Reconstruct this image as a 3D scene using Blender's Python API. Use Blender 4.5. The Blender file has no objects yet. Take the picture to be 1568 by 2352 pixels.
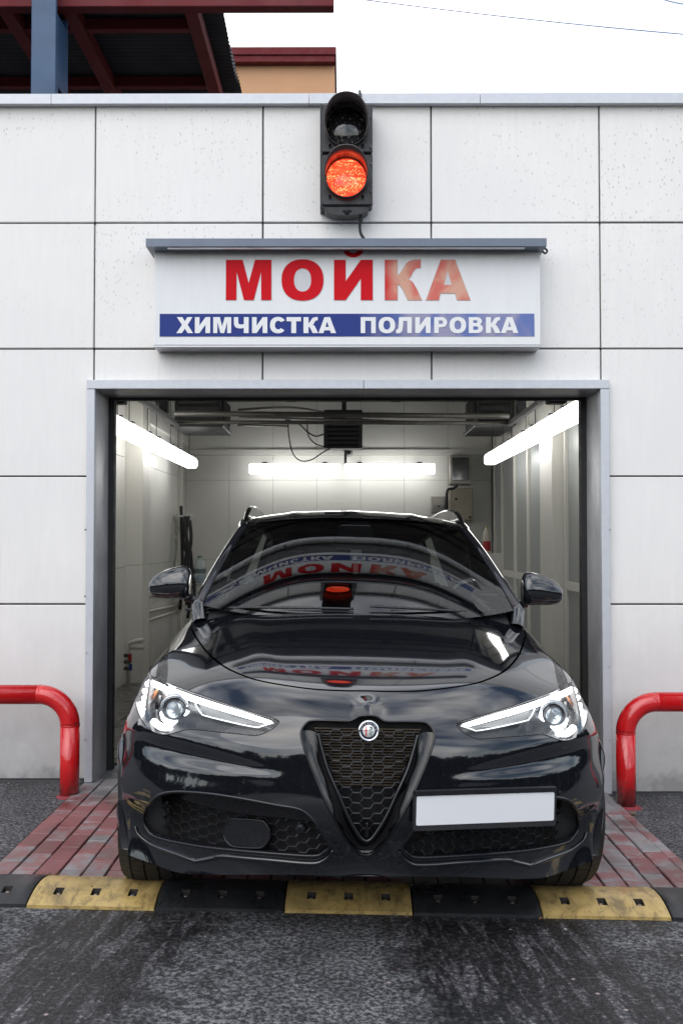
import bpy, math, random
import numpy as np
from mathutils import Vector, Matrix
from mathutils.geometry import delaunay_2d_cdt
random.seed(7)
R = math.radians
sc = bpy.context.scene
col = sc.collection
# ------------------------------------------------------------------ camera
CAMH = 1.45; F = 2287.0
PITCH = math.atan(64 / F); YAW = math.atan(6 / F)
cd = bpy.data.cameras.new('camera'); cam = bpy.data.objects.new('camera', cd); col.objects.link(cam)
cd.sensor_fit = 'VERTICAL'; cd.sensor_height = 36; cd.sensor_width = 24; cd.lens = 36 * F / 2352
cd.clip_start = .05; cd.clip_end = 3000
cam.location = (0, 0, CAMH); cam.rotation_euler = (R(90) + PITCH, 0, YAW)
sc.camera = cam
# ------------------------------------------------------------------ world, sun, exposure
SUN_EL, SUN_AZ = 42, 205       # degrees; azimuth clockwise from +Y, behind the viewer
w = bpy.data.worlds.new('World'); sc.world = w; w.use_nodes = True
nt = w.node_tree; N = nt.nodes; L = nt.links
for n in list(N): N.remove(n)
out = N.new('ShaderNodeOutputWorld'); bg = N.new('ShaderNodeBackground'); bg.inputs['Strength'].default_value = .15
sky = N.new('ShaderNodeTexSky'); sky.sky_type = 'NISHITA'; sky.sun_disc = False
sky.sun_elevation = R(SUN_EL); sky.sun_rotation = R(SUN_AZ); sky.air_density = 1.2; sky.dust_density = 1.0
tc = N.new('ShaderNodeTexCoord'); mp = N.new('ShaderNodeMapping'); mp.inputs['Scale'].default_value = (1, 1, 2.6)
mp.inputs['Location'].default_value = (.35, .1, .2)
no = N.new('ShaderNodeTexNoise'); no.inputs['Scale'].default_value = 2.1; no.inputs['Detail'].default_value = 4.5
no.inputs['Roughness'].default_value = .47; no.inputs['Distortion'].default_value = .5
rp = N.new('ShaderNodeValToRGB'); rp.color_ramp.elements[0].position = .36; rp.color_ramp.elements[1].position = .66
n2 = N.new('ShaderNodeTexNoise'); n2.inputs['Scale'].default_value = 3.2; n2.inputs['Detail'].default_value = 5
r2 = N.new('ShaderNodeValToRGB'); r2.color_ramp.elements[0].color = (10.5, 11.3, 13, 1); r2.color_ramp.elements[1].color = (20, 19.8, 19.4, 1)
r2.color_ramp.elements[0].position = .35; r2.color_ramp.elements[1].position = .62
mx = N.new('ShaderNodeMix'); mx.data_type = 'RGBA'
L.new(tc.outputs['Generated'], mp.inputs['Vector']); L.new(mp.outputs[0], no.inputs['Vector']); L.new(mp.outputs[0], n2.inputs['Vector'])
L.new(no.outputs['Fac'], rp.inputs['Fac']); L.new(n2.outputs['Fac'], r2.inputs['Fac'])
L.new(rp.outputs['Color'], mx.inputs['Factor']); L.new(sky.outputs[0], mx.inputs['A']); L.new(r2.outputs['Color'], mx.inputs['B'])
L.new(mx.outputs['Result'], bg.inputs['Color']); L.new(bg.outputs[0], out.inputs['Surface'])
sd = bpy.data.lights.new('sun', 'SUN'); so = bpy.data.objects.new('sun', sd); col.objects.link(so)
sd.energy = 1.0; sd.angle = R(55); sd.color = (1, .965, .92)
az = R(SUN_AZ); el = R(SUN_EL)
sdir = Vector((math.sin(az) * math.cos(el), math.cos(az) * math.cos(el), math.sin(el)))
so.rotation_euler = sdir.to_track_quat('Z', 'Y').to_euler(); so.location = sdir * 30
sc.view_settings.view_transform = 'Standard'; sc.view_settings.look = 'None'; sc.view_settings.gamma = 1
sc.view_settings.use_curve_mapping = False; sc.view_settings.exposure = 0.07
sc.render.engine = 'CYCLES'
sc.cycles.max_bounces = 8; sc.cycles.transparent_max_bounces = 12; sc.cycles.glossy_bounces = 5
sc.cycles.sample_clamp_indirect = 6; sc.cycles.caustics_reflective = False; sc.cycles.caustics_refractive = False

# ------------------------------------------------------------------ helpers
_ry = Matrix.Rotation(YAW, 3, 'Z') @ Matrix.Rotation(PITCH, 3, 'X')
def ray(px, py):
    return _ry @ Vector(((px - 784) , F, (1176 - py)))
def P(px, py, D):              # measured photo point at real depth D
    d = ray(px, py); k = D / d.y
    return Vector((d.x * k, D, CAMH + d.z * k))
SL = -.0185                    # the yard falls a little towards the right
def gz(x): return SL * max(-7, min(7, x))

def tag(o, label=None, cat=None, group=None, kind=None):
    if label: o['label'] = label
    if cat: o['category'] = cat
    if group: o['group'] = group
    if kind: o['kind'] = kind
    return o
def empty(name, loc=(0, 0, 0), rot=(0, 0, 0), **k):
    o = bpy.data.objects.new(name, None); col.objects.link(o); o.location = loc; o.rotation_euler = rot
    o.empty_display_size = .1
    return tag(o, **k)
def mesh_obj(name, me, parent=None, loc=None, rot=None, **k):
    o = bpy.data.objects.new(name, me); col.objects.link(o)
    if parent: o.parent = parent
    if loc is not None: o.location = loc
    if rot is not None: o.rotation_euler = rot
    return tag(o, **k)
def copy_tree(o, parent=None):
    c = o.copy(); col.objects.link(c); c.parent = parent
    for ch in o.children: copy_tree(ch, c)
    return c

class MB:
    """collects vertices and faces in world (or thing) space"""
    def __init__(s): s.v = []; s.f = []; s.sm = []; s.mi = []
    def add(s, vs, fs, smooth=False, mi=0):
        n = len(s.v); s.v += [tuple(v) for v in vs]
        for f in fs: s.f.append(tuple(i + n for i in f)); s.sm.append(smooth); s.mi.append(mi)
        return s
    def box(s, a, b, bev=0, mi=0, M=None):
        x0, y0, z0 = [min(a[i], b[i]) for i in range(3)]; x1, y1, z1 = [max(a[i], b[i]) for i in range(3)]
        if bev <= 0:
            vs = [(x, y, z) for x in (x0, x1) for y in (y0, y1) for z in (z0, z1)]
            fs = [(0, 1, 3, 2), (4, 6, 7, 5), (0, 4, 5, 1), (2, 3, 7, 6), (0, 2, 6, 4), (1, 5, 7, 3)]
        else:
            e = min(bev, (x1 - x0) * .49, (y1 - y0) * .49, (z1 - z0) * .49)
            vs = []; X = (x0, x1); Y = (y0, y1); Z = (z0, z1)
            idx = {}
            for i in (0, 1):
                for j in (0, 1):
                    for k in (0, 1):
                        sx = e * (1 - 2 * i); sy = e * (1 - 2 * j); sz = e * (1 - 2 * k)
                        for ax in range(3):
                            p = [X[i] + sx, Y[j] + sy, Z[k] + sz]; p[ax] = (X[i], Y[j], Z[k])[ax]
                            idx[(i, j, k, ax)] = len(vs); vs.append(tuple(p))
            fs = []
            g = lambda i, j, k, a: idx[(i, j, k, a)]
            for i in (0, 1):
                q = [g(i, 0, 0, 0), g(i, 1, 0, 0), g(i, 1, 1, 0), g(i, 0, 1, 0)]; fs.append(q if i else q[::-1])
                q = [g(0, i, 0, 1), g(0, i, 1, 1), g(1, i, 1, 1), g(1, i, 0, 1)]; fs.append(q if i else q[::-1])
                q = [g(0, 0, i, 2), g(1, 0, i, 2), g(1, 1, i, 2), g(0, 1, i, 2)]; fs.append(q if i else q[::-1])
            for i in (0, 1):
                for j in (0, 1):
                    q = [g(i, j, 0, 0), g(i, j, 0, 1), g(i, j, 1, 1), g(i, j, 1, 0)]; fs.append(q if i == j else q[::-1])
                    q = [g(i, 0, j, 0), g(i, 1, j, 0), g(i, 1, j, 2), g(i, 0, j, 2)]; fs.append(q if i == j else q[::-1])
                    q = [g(0, i, j, 1), g(0, i, j, 2), g(1, i, j, 2), g(1, i, j, 1)]; fs.append(q if i == j else q[::-1])
                    for k in (0, 1):
                        q = [g(i, j, k, 0), g(i, j, k, 1), g(i, j, k, 2)]; fs.append(q if (i + j + k) % 2 else q[::-1])
        if M is not None: vs = [M @ Vector(v) for v in vs]
        return s.add(vs, fs, mi=mi)
    def tube(s, pts, r, n=8, caps=True, smooth=True, mi=0, closed=False):
        pts = [Vector(p) for p in pts]; m = len(pts)
        rr = r if hasattr(r, '__len__') else [r] * m
        vs = []; prev = None
        for i, p in enumerate(pts):
            if closed: t = pts[(i + 1) % m] - pts[i - 1]
            else: t = pts[min(i + 1, m - 1)] - pts[max(i - 1, 0)]
            t.normalize()
            if prev is None:
                a = Vector((0, 0, 1)) if abs(t.z) < .9 else Vector((1, 0, 0))
                u = t.cross(a).normalized()
            else:
                u = (prev - t * prev.dot(t)).normalized()
            prev = u; q = t.cross(u)
            for k in range(n):
                th = 2 * math.pi * k / n
                vs.append(p + (u * math.cos(th) + q * math.sin(th)) * rr[i])
        fs = []
        for i in range(m if closed else m - 1):
            for k in range(n):
                j = (i + 1) % m
                fs.append((i * n + k, i * n + (k + 1) % n, j * n + (k + 1) % n, j * n + k))
        s.add(vs, fs, smooth, mi)
        if caps and not closed:
            b = len(s.v) - len(vs)
            s.f.append(tuple(range(b, b + n))[::-1]); s.sm.append(False); s.mi.append(mi)
            s.f.append(tuple(range(b + (m - 1) * n, b + m * n))); s.sm.append(False); s.mi.append(mi)
        return s
    def cyl(s, a, b, r, n=16, r2=None, mi=0):
        return s.tube([a, b], [r, r if r2 is None else r2], n, mi=mi)
    def lathe(s, prof, n=32, M=None, smooth=True, mi=0, closed=False, arc=None):
        """prof: (radius, height) about z"""
        vs = []; m = len(prof)
        for r_, h in prof:
            for k in range(n):
                th = 2 * math.pi * k / n; vs.append(Vector((r_ * math.cos(th), r_ * math.sin(th), h)))
        if M is not None: vs = [M @ v for v in vs]
        fs = []
        for i in range(m if closed else m - 1):
            j = (i + 1) % m
            for k in range(n): fs.append((i * n + k, i * n + (k + 1) % n, j * n + (k + 1) % n, j * n + k))
        return s.add(vs, fs, smooth, mi)
    def prism(s, poly, y0, y1, M=None, holes=(), mi=0, smooth_side=False):
        """poly in (x,z), extruded along y"""
        vs, es = [], []; loops = [poly] + list(holes)
        for lp in loops:
            n = len(vs); m = len(lp); vs += [Vector(p) for p in lp]; es += [(n + i, n + (i + 1) % m) for i in range(m)]
        r = delaunay_2d_cdt(vs, es, [], 0, 1e-6)
        tv = np.array([[p.x, p.y] for p in r[0]])
        tris = []
        for f in r[2]:
            c = tv[list(f)].mean(axis=0)
            if inpoly(c[None], np.array(poly))[0] and not any(inpoly(c[None], np.array(h))[0] for h in holes): tris.append(f)
        T = (lambda p: M @ Vector(p)) if M is not None else Vector
        n = len(tv)
        s.add([T((p[0], y0, p[1])) for p in tv], [tuple(f) for f in tris], mi=mi)
        s.add([T((p[0], y1, p[1])) for p in tv], [tuple(f)[::-1] for f in tris], mi=mi)
        for li, lp in enumerate(loops):
            m = len(lp)
            a = sum(lp[i][0] * lp[(i + 1) % m][1] - lp[(i + 1) % m][0] * lp[i][1] for i in range(m))
            V = [T((p[0], y0, p[1])) for p in lp] + [T((p[0], y1, p[1])) for p in lp]
            q = [(i, (i + 1) % m, m + (i + 1) % m, m + i) for i in range(m)]
            if (a > 0) == (li == 0): q = [f[::-1] for f in q]
            s.add(V, q, smooth_side, mi)
        return s
    def mesh(s, name, mats):
        me = bpy.data.meshes.new(name); me.from_pydata(s.v, [], s.f); me.update()
        for m in (mats if isinstance(mats, (list, tuple)) else [mats]): me.materials.append(m)
        me.polygons.foreach_set('use_smooth', s.sm); me.polygons.foreach_set('material_index', s.mi)
        return me
    def build(s, name, mats, parent=None, **k):
        return mesh_obj(name, s.mesh(name, mats), parent, **k)

def inpoly(pts, poly):
    x, y = pts[:, 0], pts[:, 1]; ins = np.zeros(len(pts), bool); n = len(poly)
    for i in range(n):
        x0, y0 = poly[i]; x1, y1 = poly[(i + 1) % n]
        if y0 == y1: continue
        c = ((y0 > y) != (y1 > y)) & (x < (x1 - x0) * (y - y0) / (y1 - y0) + x0)
        ins ^= c
    return ins
def centre_origin(o):
    me = o.data; c = Vector((0, 0, 0))
    co = np.empty(len(me.vertices) * 3); me.vertices.foreach_get('co', co); co = co.reshape(-1, 3)
    m = (co.min(0) + co.max(0)) / 2; m[2] = co[:, 2].min(); co -= m; me.vertices.foreach_set('co', co.ravel()); o.location = o.location + Vector(m)
    return o
def smooth_curve(pts, n=6, closed=False):
    """Catmull-Rom through points"""
    P_ = [np.array(p, float) for p in pts]; m = len(P_); o = []
    rng = range(m if closed else m - 1)
    for i in rng:
        if closed: a, b, c, d = P_[i - 1], P_[i], P_[(i + 1) % m], P_[(i + 2) % m]
        else: a, b, c, d = P_[max(i - 1, 0)], P_[i], P_[i + 1], P_[min(i + 2, m - 1)]
        for k in range(n):
            t = k / n
            o.append(.5 * (2 * b + (c - a) * t + (2 * a - 5 * b + 4 * c - d) * t * t + (3 * b - a - 3 * c + d) * t ** 3))
    if not closed: o.append(P_[-1])
    return o

# ------------------------------------------------------------------ materials
class NT:
    def __init__(s, name):
        s.m = bpy.data.materials.new(name); s.m.use_nodes = True; s.t = s.m.node_tree
        s.b = s.t.nodes['Principled BSDF']; s.o = s.t.nodes['Material Output']; s._c = {}
    def n(s, typ, **k):
        x = s.t.nodes.new(typ)
        for a, b in k.items():
            if hasattr(x, a): setattr(x, a, b)
            else: x.inputs[a.replace('_', ' ')].default_value = b
        return x
    def l(s, a, b): s.t.links.new(a, b)
    def coord(s, kind='Object', scale=(1, 1, 1), loc=(0, 0, 0)):
        t = s.n('ShaderNodeTexCoord'); m = s.n('ShaderNodeMapping'); m.inputs['Scale'].default_value = scale; m.inputs['Location'].default_value = loc
        s.l(t.outputs[kind], m.inputs['Vector']); return m.outputs[0]
    def world(s, scale=(1, 1, 1), loc=(0, 0, 0)):
        g = s.n('ShaderNodeNewGeometry'); m = s.n('ShaderNodeMapping'); m.inputs['Scale'].default_value = scale; m.inputs['Location'].default_value = loc
        s.l(g.outputs['Position'], m.inputs['Vector']); return m.outputs[0]
    def noise(s, vec, scale=5, detail=4, rough=.5, dist=0):
        x = s.n('ShaderNodeTexNoise'); x.inputs['Scale'].default_value = scale; x.inputs['Detail'].default_value = detail
        x.inputs['Roughness'].default_value = rough; x.inputs['Distortion'].default_value = dist
        if vec is not None: s.l(vec, x.inputs['Vector'])
        return x.outputs['Fac']
    def voro(s, vec, scale=5, feat='F1', out='Distance'):
        x = s.n('ShaderNodeTexVoronoi'); x.feature = feat; x.inputs['Scale'].default_value = scale
        s.l(vec, x.inputs['Vector']); return x.outputs[out]
    def ramp(s, fac, *st):
        x = s.n('ShaderNodeValToRGB'); e = x.color_ramp.elements
        while len(e) < len(st): e.new(.5)
        for i, (p, c) in enumerate(st):
            e[i].position = p; e[i].color = (c, c, c, 1) if not hasattr(c, '__len__') else (*c, 1)
        s.l(fac, x.inputs['Fac']); return x.outputs['Color']
    def mix(s, f, a, b, mode='MIX'):
        x = s.n('ShaderNodeMix'); x.data_type = 'RGBA'; x.blend_type = mode
        for v, i in ((f, 'Factor'), (a, 'A'), (b, 'B')):
            if isinstance(v, (int, float)): 
                x.inputs[i].default_value = v if i == 'Factor' else (v, v, v, 1)
            elif isinstance(v, tuple): x.inputs[i].default_value = (*v, 1)
            else: s.l(v, x.inputs[i])
        return x.outputs['Result']
    def math(s, op, a, b=0, c=0):
        x = s.n('ShaderNodeMath'); x.operation = op
        for i, v in enumerate((a, b, c)):
            if isinstance(v, (int, float)): x.inputs[i].default_value = v
            else: s.l(v, x.inputs[i])
        return x.outputs[0]
    def sep(s, v):
        x = s.n('ShaderNodeSeparateXYZ'); s.l(v, x.inputs[0]); return x.outputs
    def bump(s, h, strength=.2, dist=.005):
        x = s.n('ShaderNodeBump'); x.inputs['Strength'].default_value = strength; x.inputs['Distance'].default_value = dist
        s.l(h, x.inputs['Height']); s.l(x.outputs[0], s.b.inputs['Normal'])
    def set(s, **k):
        for a, v in k.items():
            i = s.b.inputs[a.replace('_', ' ')]
            if isinstance(v, (int, float)): i.default_value = v
            elif isinstance(v, tuple): i.default_value = (*v, 1)
            else: s.l(v, i)
        return s.m
def simple(name, c, rough=.5, metal=0, nscale=30, var=.12, bump=0, rvar=.1, coat=0):
    t = NT(name); v = t.coord('Object')
    f = t.noise(v, nscale, 5); c = tuple(c)
    t.set(Base_Color=t.mix(f, tuple(x * (1 - var) for x in c), tuple(min(1, x * (1 + var)) for x in c)), Metallic=metal)
    t.set(Roughness=t.ramp(t.noise(v, nscale * .4, 3), (.3, max(0, rough - rvar)), (.7, min(1, rough + rvar))))
    if coat: t.set(Coat_Weight=coat, Coat_Roughness=.03)
    if bump: t.bump(f, bump, .003)
    return t.m
def emis(name, c, st):
    t = NT(name); t.set(Base_Color=c, Emission_Color=c, Emission_Strength=float(st)); return t.m
M = {}
M['steel'] = simple('galvanised', (.5, .5, .52), .4, .8, 12)
M['black_plastic'] = simple('black_plastic', (.018, .018, .02), .5)
M['dark_metal'] = simple('dark_metal', (.035, .035, .037), .5, .3)
M['cable'] = simple('cable', (.015, .015, .016), .55)
# ================================================================== SETTING
def asphalt():
    t = NT('asphalt'); v = t.world(); x, y, z = t.sep(v)
    f1 = t.noise(v, 62, 3, .65); f0 = t.noise(v, 150, 2, .6); f2 = t.noise(v, 5, 5, .65, .3)
    g = t.math('ADD', t.math('MULTIPLY', f1, .72), t.math('MULTIPLY', f0, .28))
    # wheel tracks fan out of the bay towards the street
    k = t.math('DIVIDE', x, t.math('ADD', t.math('MULTIPLY', y, -.20), 2.05))
    cv = t.n('ShaderNodeCombineXYZ'); t.l(t.math('MULTIPLY', k, 1.0), cv.inputs[0]); t.l(t.math('MULTIPLY', y, .12), cv.inputs[1])
    wob = t.noise(cv.outputs[0], 3.2, 2, .5, .2)
    a = t.math('ABSOLUTE', t.math('ADD', k, .66)); b = t.math('ABSOLUTE', t.math('SUBTRACT', k, .50))
    d = t.math('MINIMUM', t.math('MULTIPLY', a, 1.1), t.math('MULTIPLY', b, .75)); d = t.math('ADD', d, t.math('MULTIPLY', t.math('SUBTRACT', wob, .5), .5)); d = t.math('ADD', d, t.math('MULTIPLY', t.math('SUBTRACT', f2, .5), .35))
    wet = t.ramp(d, (.17, 1), (.31, 0))
    base = t.ramp(g, (.41, (.015, .015, .017)), (.49, (.052, .052, .056)), (.59, (.165, .165, .172)))
    wetc = t.ramp(g, (.42, (.007, .007, .008)), (.54, (.022, .021, .023)), (.66, (.075, .074, .076)))
    st = t.noise(cv.outputs[0], 24, 2, .5); tr = t.noise(cv.outputs[0], 55, 1, .5)
    streak = t.math('MAXIMUM', t.ramp(st, (.55, 1.0), (.60, 3.4)), t.ramp(tr, (.585, 1.0), (.63, 2.4)))
    c = t.mix(wet, base, t.mix(1.0, wetc, streak, 'MULTIPLY')); c = t.mix(.9, c, t.ramp(f2, (.35, .6), (.65, 1.2)), 'MULTIPLY')
    peb = t.voro(v, 19, out='Color'); pd = t.voro(v, 19)
    pm = t.math('MULTIPLY', t.ramp(pd, (.10, 1), (.16, 0)), t.ramp(peb, (.80, 0), (.84, 1)))
    c = t.mix(pm, c, t.mix(f2, (.22, .12, .10), (.38, .36, .35)))
    t.set(Base_Color=c, Roughness=t.mix(wet, .8, .5), Specular_IOR_Level=.35)
    h = t.math('ADD', g, t.math('MULTIPLY', t.math('MINIMUM', pd, .2), -.5))
    t.bump(h, .8, .008)
    return t.m
M['asphalt'] = asphalt()
def ground():
    xs = [-400, -40, -12, -7] + [i * .5 for i in range(-13, 14)] + [7, 12, 40, 400]
    ys = [-400, -60, -15, -4, -1] + [i * .4 for i in range(0, 16)] + [6.22, 9, 15, 30, 120, 600]
    m = MB(); vs = []
    for y in ys:
        for x in xs: vs.append((x, y, gz(x) - (0.0 if y < 6.2 else 0.14)))
    n = len(xs)
    m.add(vs, [(j * n + i, j * n + i + 1, (j + 1) * n + i + 1, (j + 1) * n + i) for j in range(len(ys) - 1) for i in range(n - 1)])
    m.build('ground', M['asphalt'], kind='structure')
ground()

# ---- brick paving in front of the bay
def brick_mat():
    t = NT('paving_brick'); v = t.world(); oi = t.n('ShaderNodeObjectInfo').outputs['Random']
    red = t.mix(oi, (.24, .085, .088), (.34, .15, .15)); red = t.mix(t.math('MULTIPLY', t.noise(v, 30, 4), .7), red, (.17, .06, .06))
    grey = t.mix(t.noise(v, 12, 4), (.17, .16, .165), (.33, .315, .32))
    wear = t.noise(v, 9, 6, .7, .6); m_ = t.math('ADD', wear, t.math('MULTIPLY', t.math('SUBTRACT', oi, .5), .22))
    x = t.sep(v)[0]; m_ = t.math('ADD', m_, t.math('MULTIPLY', x, .028))
    y = t.sep(v)[1]; m_ = t.math('ADD', m_, t.ramp(y, (0, 0), (1, 0)))
    yy = t.math('MULTIPLY', t.math('SUBTRACT', y, 5.35), .9); m_ = t.math('ADD', m_, t.math('MAXIMUM', yy, 0))
    c = t.mix(t.ramp(m_, (.46, 0), (.62, 1)), red, grey)
    wet = t.ramp(t.noise(v, 2.3, 3, .5, .5), (.42, 0), (.55, 1))
    c = t.mix(wet, t.mix(1.0, c, .62, 'MULTIPLY'), c)
    c = t.mix(t.ramp(t.noise(v, 140, 2), (.5, 0), (.8, .35)), c, (.03, .03, .03))
    t.set(Base_Color=c, Roughness=t.mix(wet, .28, .62)); t.bump(t.noise(v, 90, 4, .65), .35, .003)
    return t.m
M['brick'] = brick_mat()
M['joint'] = simple('joint_sand', (.022, .020, .018), .9, 0, 80, .3)
pav = MB(); x0, x1, y0, y1 = -1.52, 1.53, 4.19, 6.3
pav.add([(x0, y0, gz(x0) + .004), (x1, y0, gz(x1) + .004), (x1, y1, gz(x1) + .004), (x0, y1, gz(x0) + .004)], [(0, 1, 2, 3)])
paving = pav.build('brick_paving', M['joint'], kind='structure')
_bm = MB().box((-.0465, -.0965, -.01), (.0465, .0965, .014), .004).mesh('brick', M['brick'])
_bh = MB().box((-.0465, -.0465, -.01), (.0465, .0465, .014), .004).mesh('brick_half', M['brick'])
nb = 0
for i in range(30):
    x = -1.47 + .1 * i + .012; off = (i % 2) * .1
    for j in range(-1, 9):
        yc = 4.31 + .2 * j + off; ya, yb = yc - .1, yc + .1
        if yb <= 4.2 or ya > 5.83: continue
        half = ya < 4.15 or (yb > 5.93)
        if half: yc = (yb - .05) if ya < 4.15 else (ya + .05)
        if yc < 4.22 or yc > 5.9: continue
        if abs(x) < .75 and yc > 4.75: continue       # under the car, never seen
        o = bpy.data.objects.new('brick', _bh if half else _bm); col.objects.link(o); o.parent = paving
        o.location = (x + random.uniform(-.001, .001), yc, gz(x) + .004 + random.uniform(-.002, .0015))
        o.rotation_euler = (random.uniform(-.006, .006), -SL + random.uniform(-.008, .008), random.uniform(-.012, .012)); nb += 1
# slim grey edging course on the right
em = MB().box((-.0265, -.0965, -.01), (.0265, .0965, .016), .004).mesh('edging_stone', M['brick'])
for j in range(8):
    o = bpy.data.objects.new('edging_stone', em); col.objects.link(o); o.parent = paving
    o.location = (1.515 - .012 * j * .3, 4.33 + .2 * j, gz(1.5) + .004); o.rotation_euler = (0, -SL, .01)
# threshold setts in the doorway
sm = MB().box((-.0965, -.0965, -.01), (.0965, .0965, .012), .004)
M['sett'] = simple('grey_sett', (.13, .13, .135), .55, 0, 18, .35, .3)
smm = sm.mesh('threshold_stone', M['sett'])
for i in range(14):
    for j in range(2):
        x = -1.36 + .208 * i
        if abs(x) < .8: continue
        o = bpy.data.objects.new('threshold_stone', smm); col.objects.link(o); o.parent = paving; o.location = (x, 5.985 + .2 * j, gz(x) + .002)

# ---- building ----------------------------------------------------------
Y0 = 5.84
def panel_mat():
    t = NT('white_cladding'); v = t.world(); x, y, z = t.sep(v)
    f = t.noise(t.world((1, 1, .12)), 30, 4, .6); cloudy = t.noise(v, 1.3, 4, .6)
    c = t.mix(f, (.76, .745, .725), (.85, .835, .81))
    c = t.mix(t.ramp(cloudy, (.35, .3), (.7, 0)), c, (.66, .655, .65))
    sp = t.voro(t.world((1, 1, .55), (3, 0, 1)), 62); sc_ = t.voro(t.world((1, 1, .55), (3, 0, 1)), 62, out='Color')
    area = t.ramp(t.noise(v, 1.35, 3, .6, .6), (.42, 0), (.52, 1))
    area = t.math('MULTIPLY', area, t.ramp(t.math('MULTIPLY', z, .3), (.68, .15), (.86, 1)))
    spk = t.math('MULTIPLY', t.ramp(sp, (.17, 1), (.36, 0)), t.ramp(sc_, (.38, 0), (.5, 1)))
    spk = t.math('MULTIPLY', spk, area)
    c = t.mix(t.math('MULTIPLY', spk, .62), c, (.36, .355, .34))
    # shade towards the ground painted into the colour, with uneven streaky splash dirt
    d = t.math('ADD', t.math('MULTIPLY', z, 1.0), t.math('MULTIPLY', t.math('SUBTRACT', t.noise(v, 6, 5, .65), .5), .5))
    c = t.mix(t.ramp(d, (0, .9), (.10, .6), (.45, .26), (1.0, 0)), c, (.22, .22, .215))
    st = t.noise(t.world((1, 1, .05)), 38, 3, .6)
    c = t.mix(t.math('MULTIPLY', t.ramp(st, (.60, 0), (.75, .25)), t.ramp(cloudy, (.4, 0), (.6, 1))), c, (.5, .495, .48))
    t.set(Base_Color=c, Roughness=t.ramp(f, (.3, .42), (.7, .6))); t.bump(spk, .25, .001)
    return t.m
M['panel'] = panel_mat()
def metal_paint():
    t = NT('frame_paint'); v = t.world()
    c = t.mix(t.noise(v, 25, 5), (.50, .52, .56), (.60, .62, .66))
    c = t.mix(t.ramp(t.noise(v, 60, 4, .7), (.62, 0), (.72, .5)), c, (.33, .33, .33))
    t.set(Base_Color=c, Roughness=.38, Metallic=.15); t.bump(t.noise(v, 8, 2), .15, .01); return t.m
M['frame'] = metal_paint()
def reveal_mat():
    t = NT('brushed_steel'); v = t.world((1, 1, .04)); f = t.noise(v, 70, 4, .6); g = t.noise(t.world(), 5, 4)
    c = t.mix(f, (.62, .62, .64), (.78, .78, .80)); c = t.mix(t.ramp(g, (.4, 0), (.7, .4)), c, (.22, .22, .225))
    t.set(Base_Color=c, Roughness=t.ramp(f, (.3, .27), (.7, .40)), Metallic=.25); t.bump(g, .12, .01); return t.m
M['reveal'] = reveal_mat()
M['backing'] = simple('backing_sheet', (.10, .10, .105), .8)
M['rubber'] = simple('rubber_seal', (.012, .012, .013), .6)
M['screw'] = simple('screw', (.35, .35, .36), .35, .9)
bld = empty('car_wash_building', (0, Y0, 0), label='white panel clad car wash building with one open wash bay', cat='car wash building', kind=None)
bld['category'] = 'building'
Bo = Vector((0, Y0, 0))
def bpart(mb, name, mat, **k):
    o = mb.build(name, mat, bld, **k); o.matrix_parent_inverse = Matrix.Translation(-Bo); return o
cols_px = [-555, -168, 218, 603.5, 990, 1377, 1763, 2150]
CX = [P(x, 520, Y0).x for x in cols_px]
rows_py = [240, 511.5, 801, 1093.5, 1388]
CZ = [P(784, y, Y0).z for y in rows_py] + [.0]
DX0, DX1 = P(204, 900, Y0).x, P(1392, 900, Y0).x; DZ = P(784, 876, Y0).z     # hole in the cladding
for i in range(len(CX) - 1):
    for j in range(5):
        xa, xb, za, zb = CX[i] + .0045, CX[i + 1] - .0045, CZ[j + 1] + .005, CZ[j] - .005
        if j == 4: za = min(gz(xa), gz(xb)) + .03
        pieces = []
        if xb <= DX0 or xa >= DX1 or za >= DZ: pieces = [(xa, xb, za, zb)]
        else:
            if zb > DZ: 
                if xa >= DX0 - .05 and xb <= DX1 + .05: pieces.append((xa, xb, DZ, zb))
                elif xa < DX0:
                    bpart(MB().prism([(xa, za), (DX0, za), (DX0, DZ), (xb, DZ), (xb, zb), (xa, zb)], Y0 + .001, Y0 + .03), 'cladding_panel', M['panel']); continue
                else:
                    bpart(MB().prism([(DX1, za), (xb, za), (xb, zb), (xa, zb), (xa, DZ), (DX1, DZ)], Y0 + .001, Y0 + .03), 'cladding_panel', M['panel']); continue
            else:
                if xa < DX0: pieces.append((xa, min(xb, DX0), za, zb))
                if xb > DX1: pieces.append((max(xa, DX1), xb, za, zb))
        for (a, b, c, d) in pieces:
            if b - a < .03: continue
            dy = random.uniform(0, .0035)
            m = MB().box((a, Y0 + dy, c), (b, Y0 + .03 + dy, d), .004)
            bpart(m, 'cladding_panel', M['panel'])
            if c > CZ[j + 1] and c < CZ[j + 1] + .01 and c > .5:      # folded lip under each course
                bpart(MB().box((a, Y0 + .012, c - .012), (b, Y0 + .028, c - .0005)), 'joint_lip', M['backing'])
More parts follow.
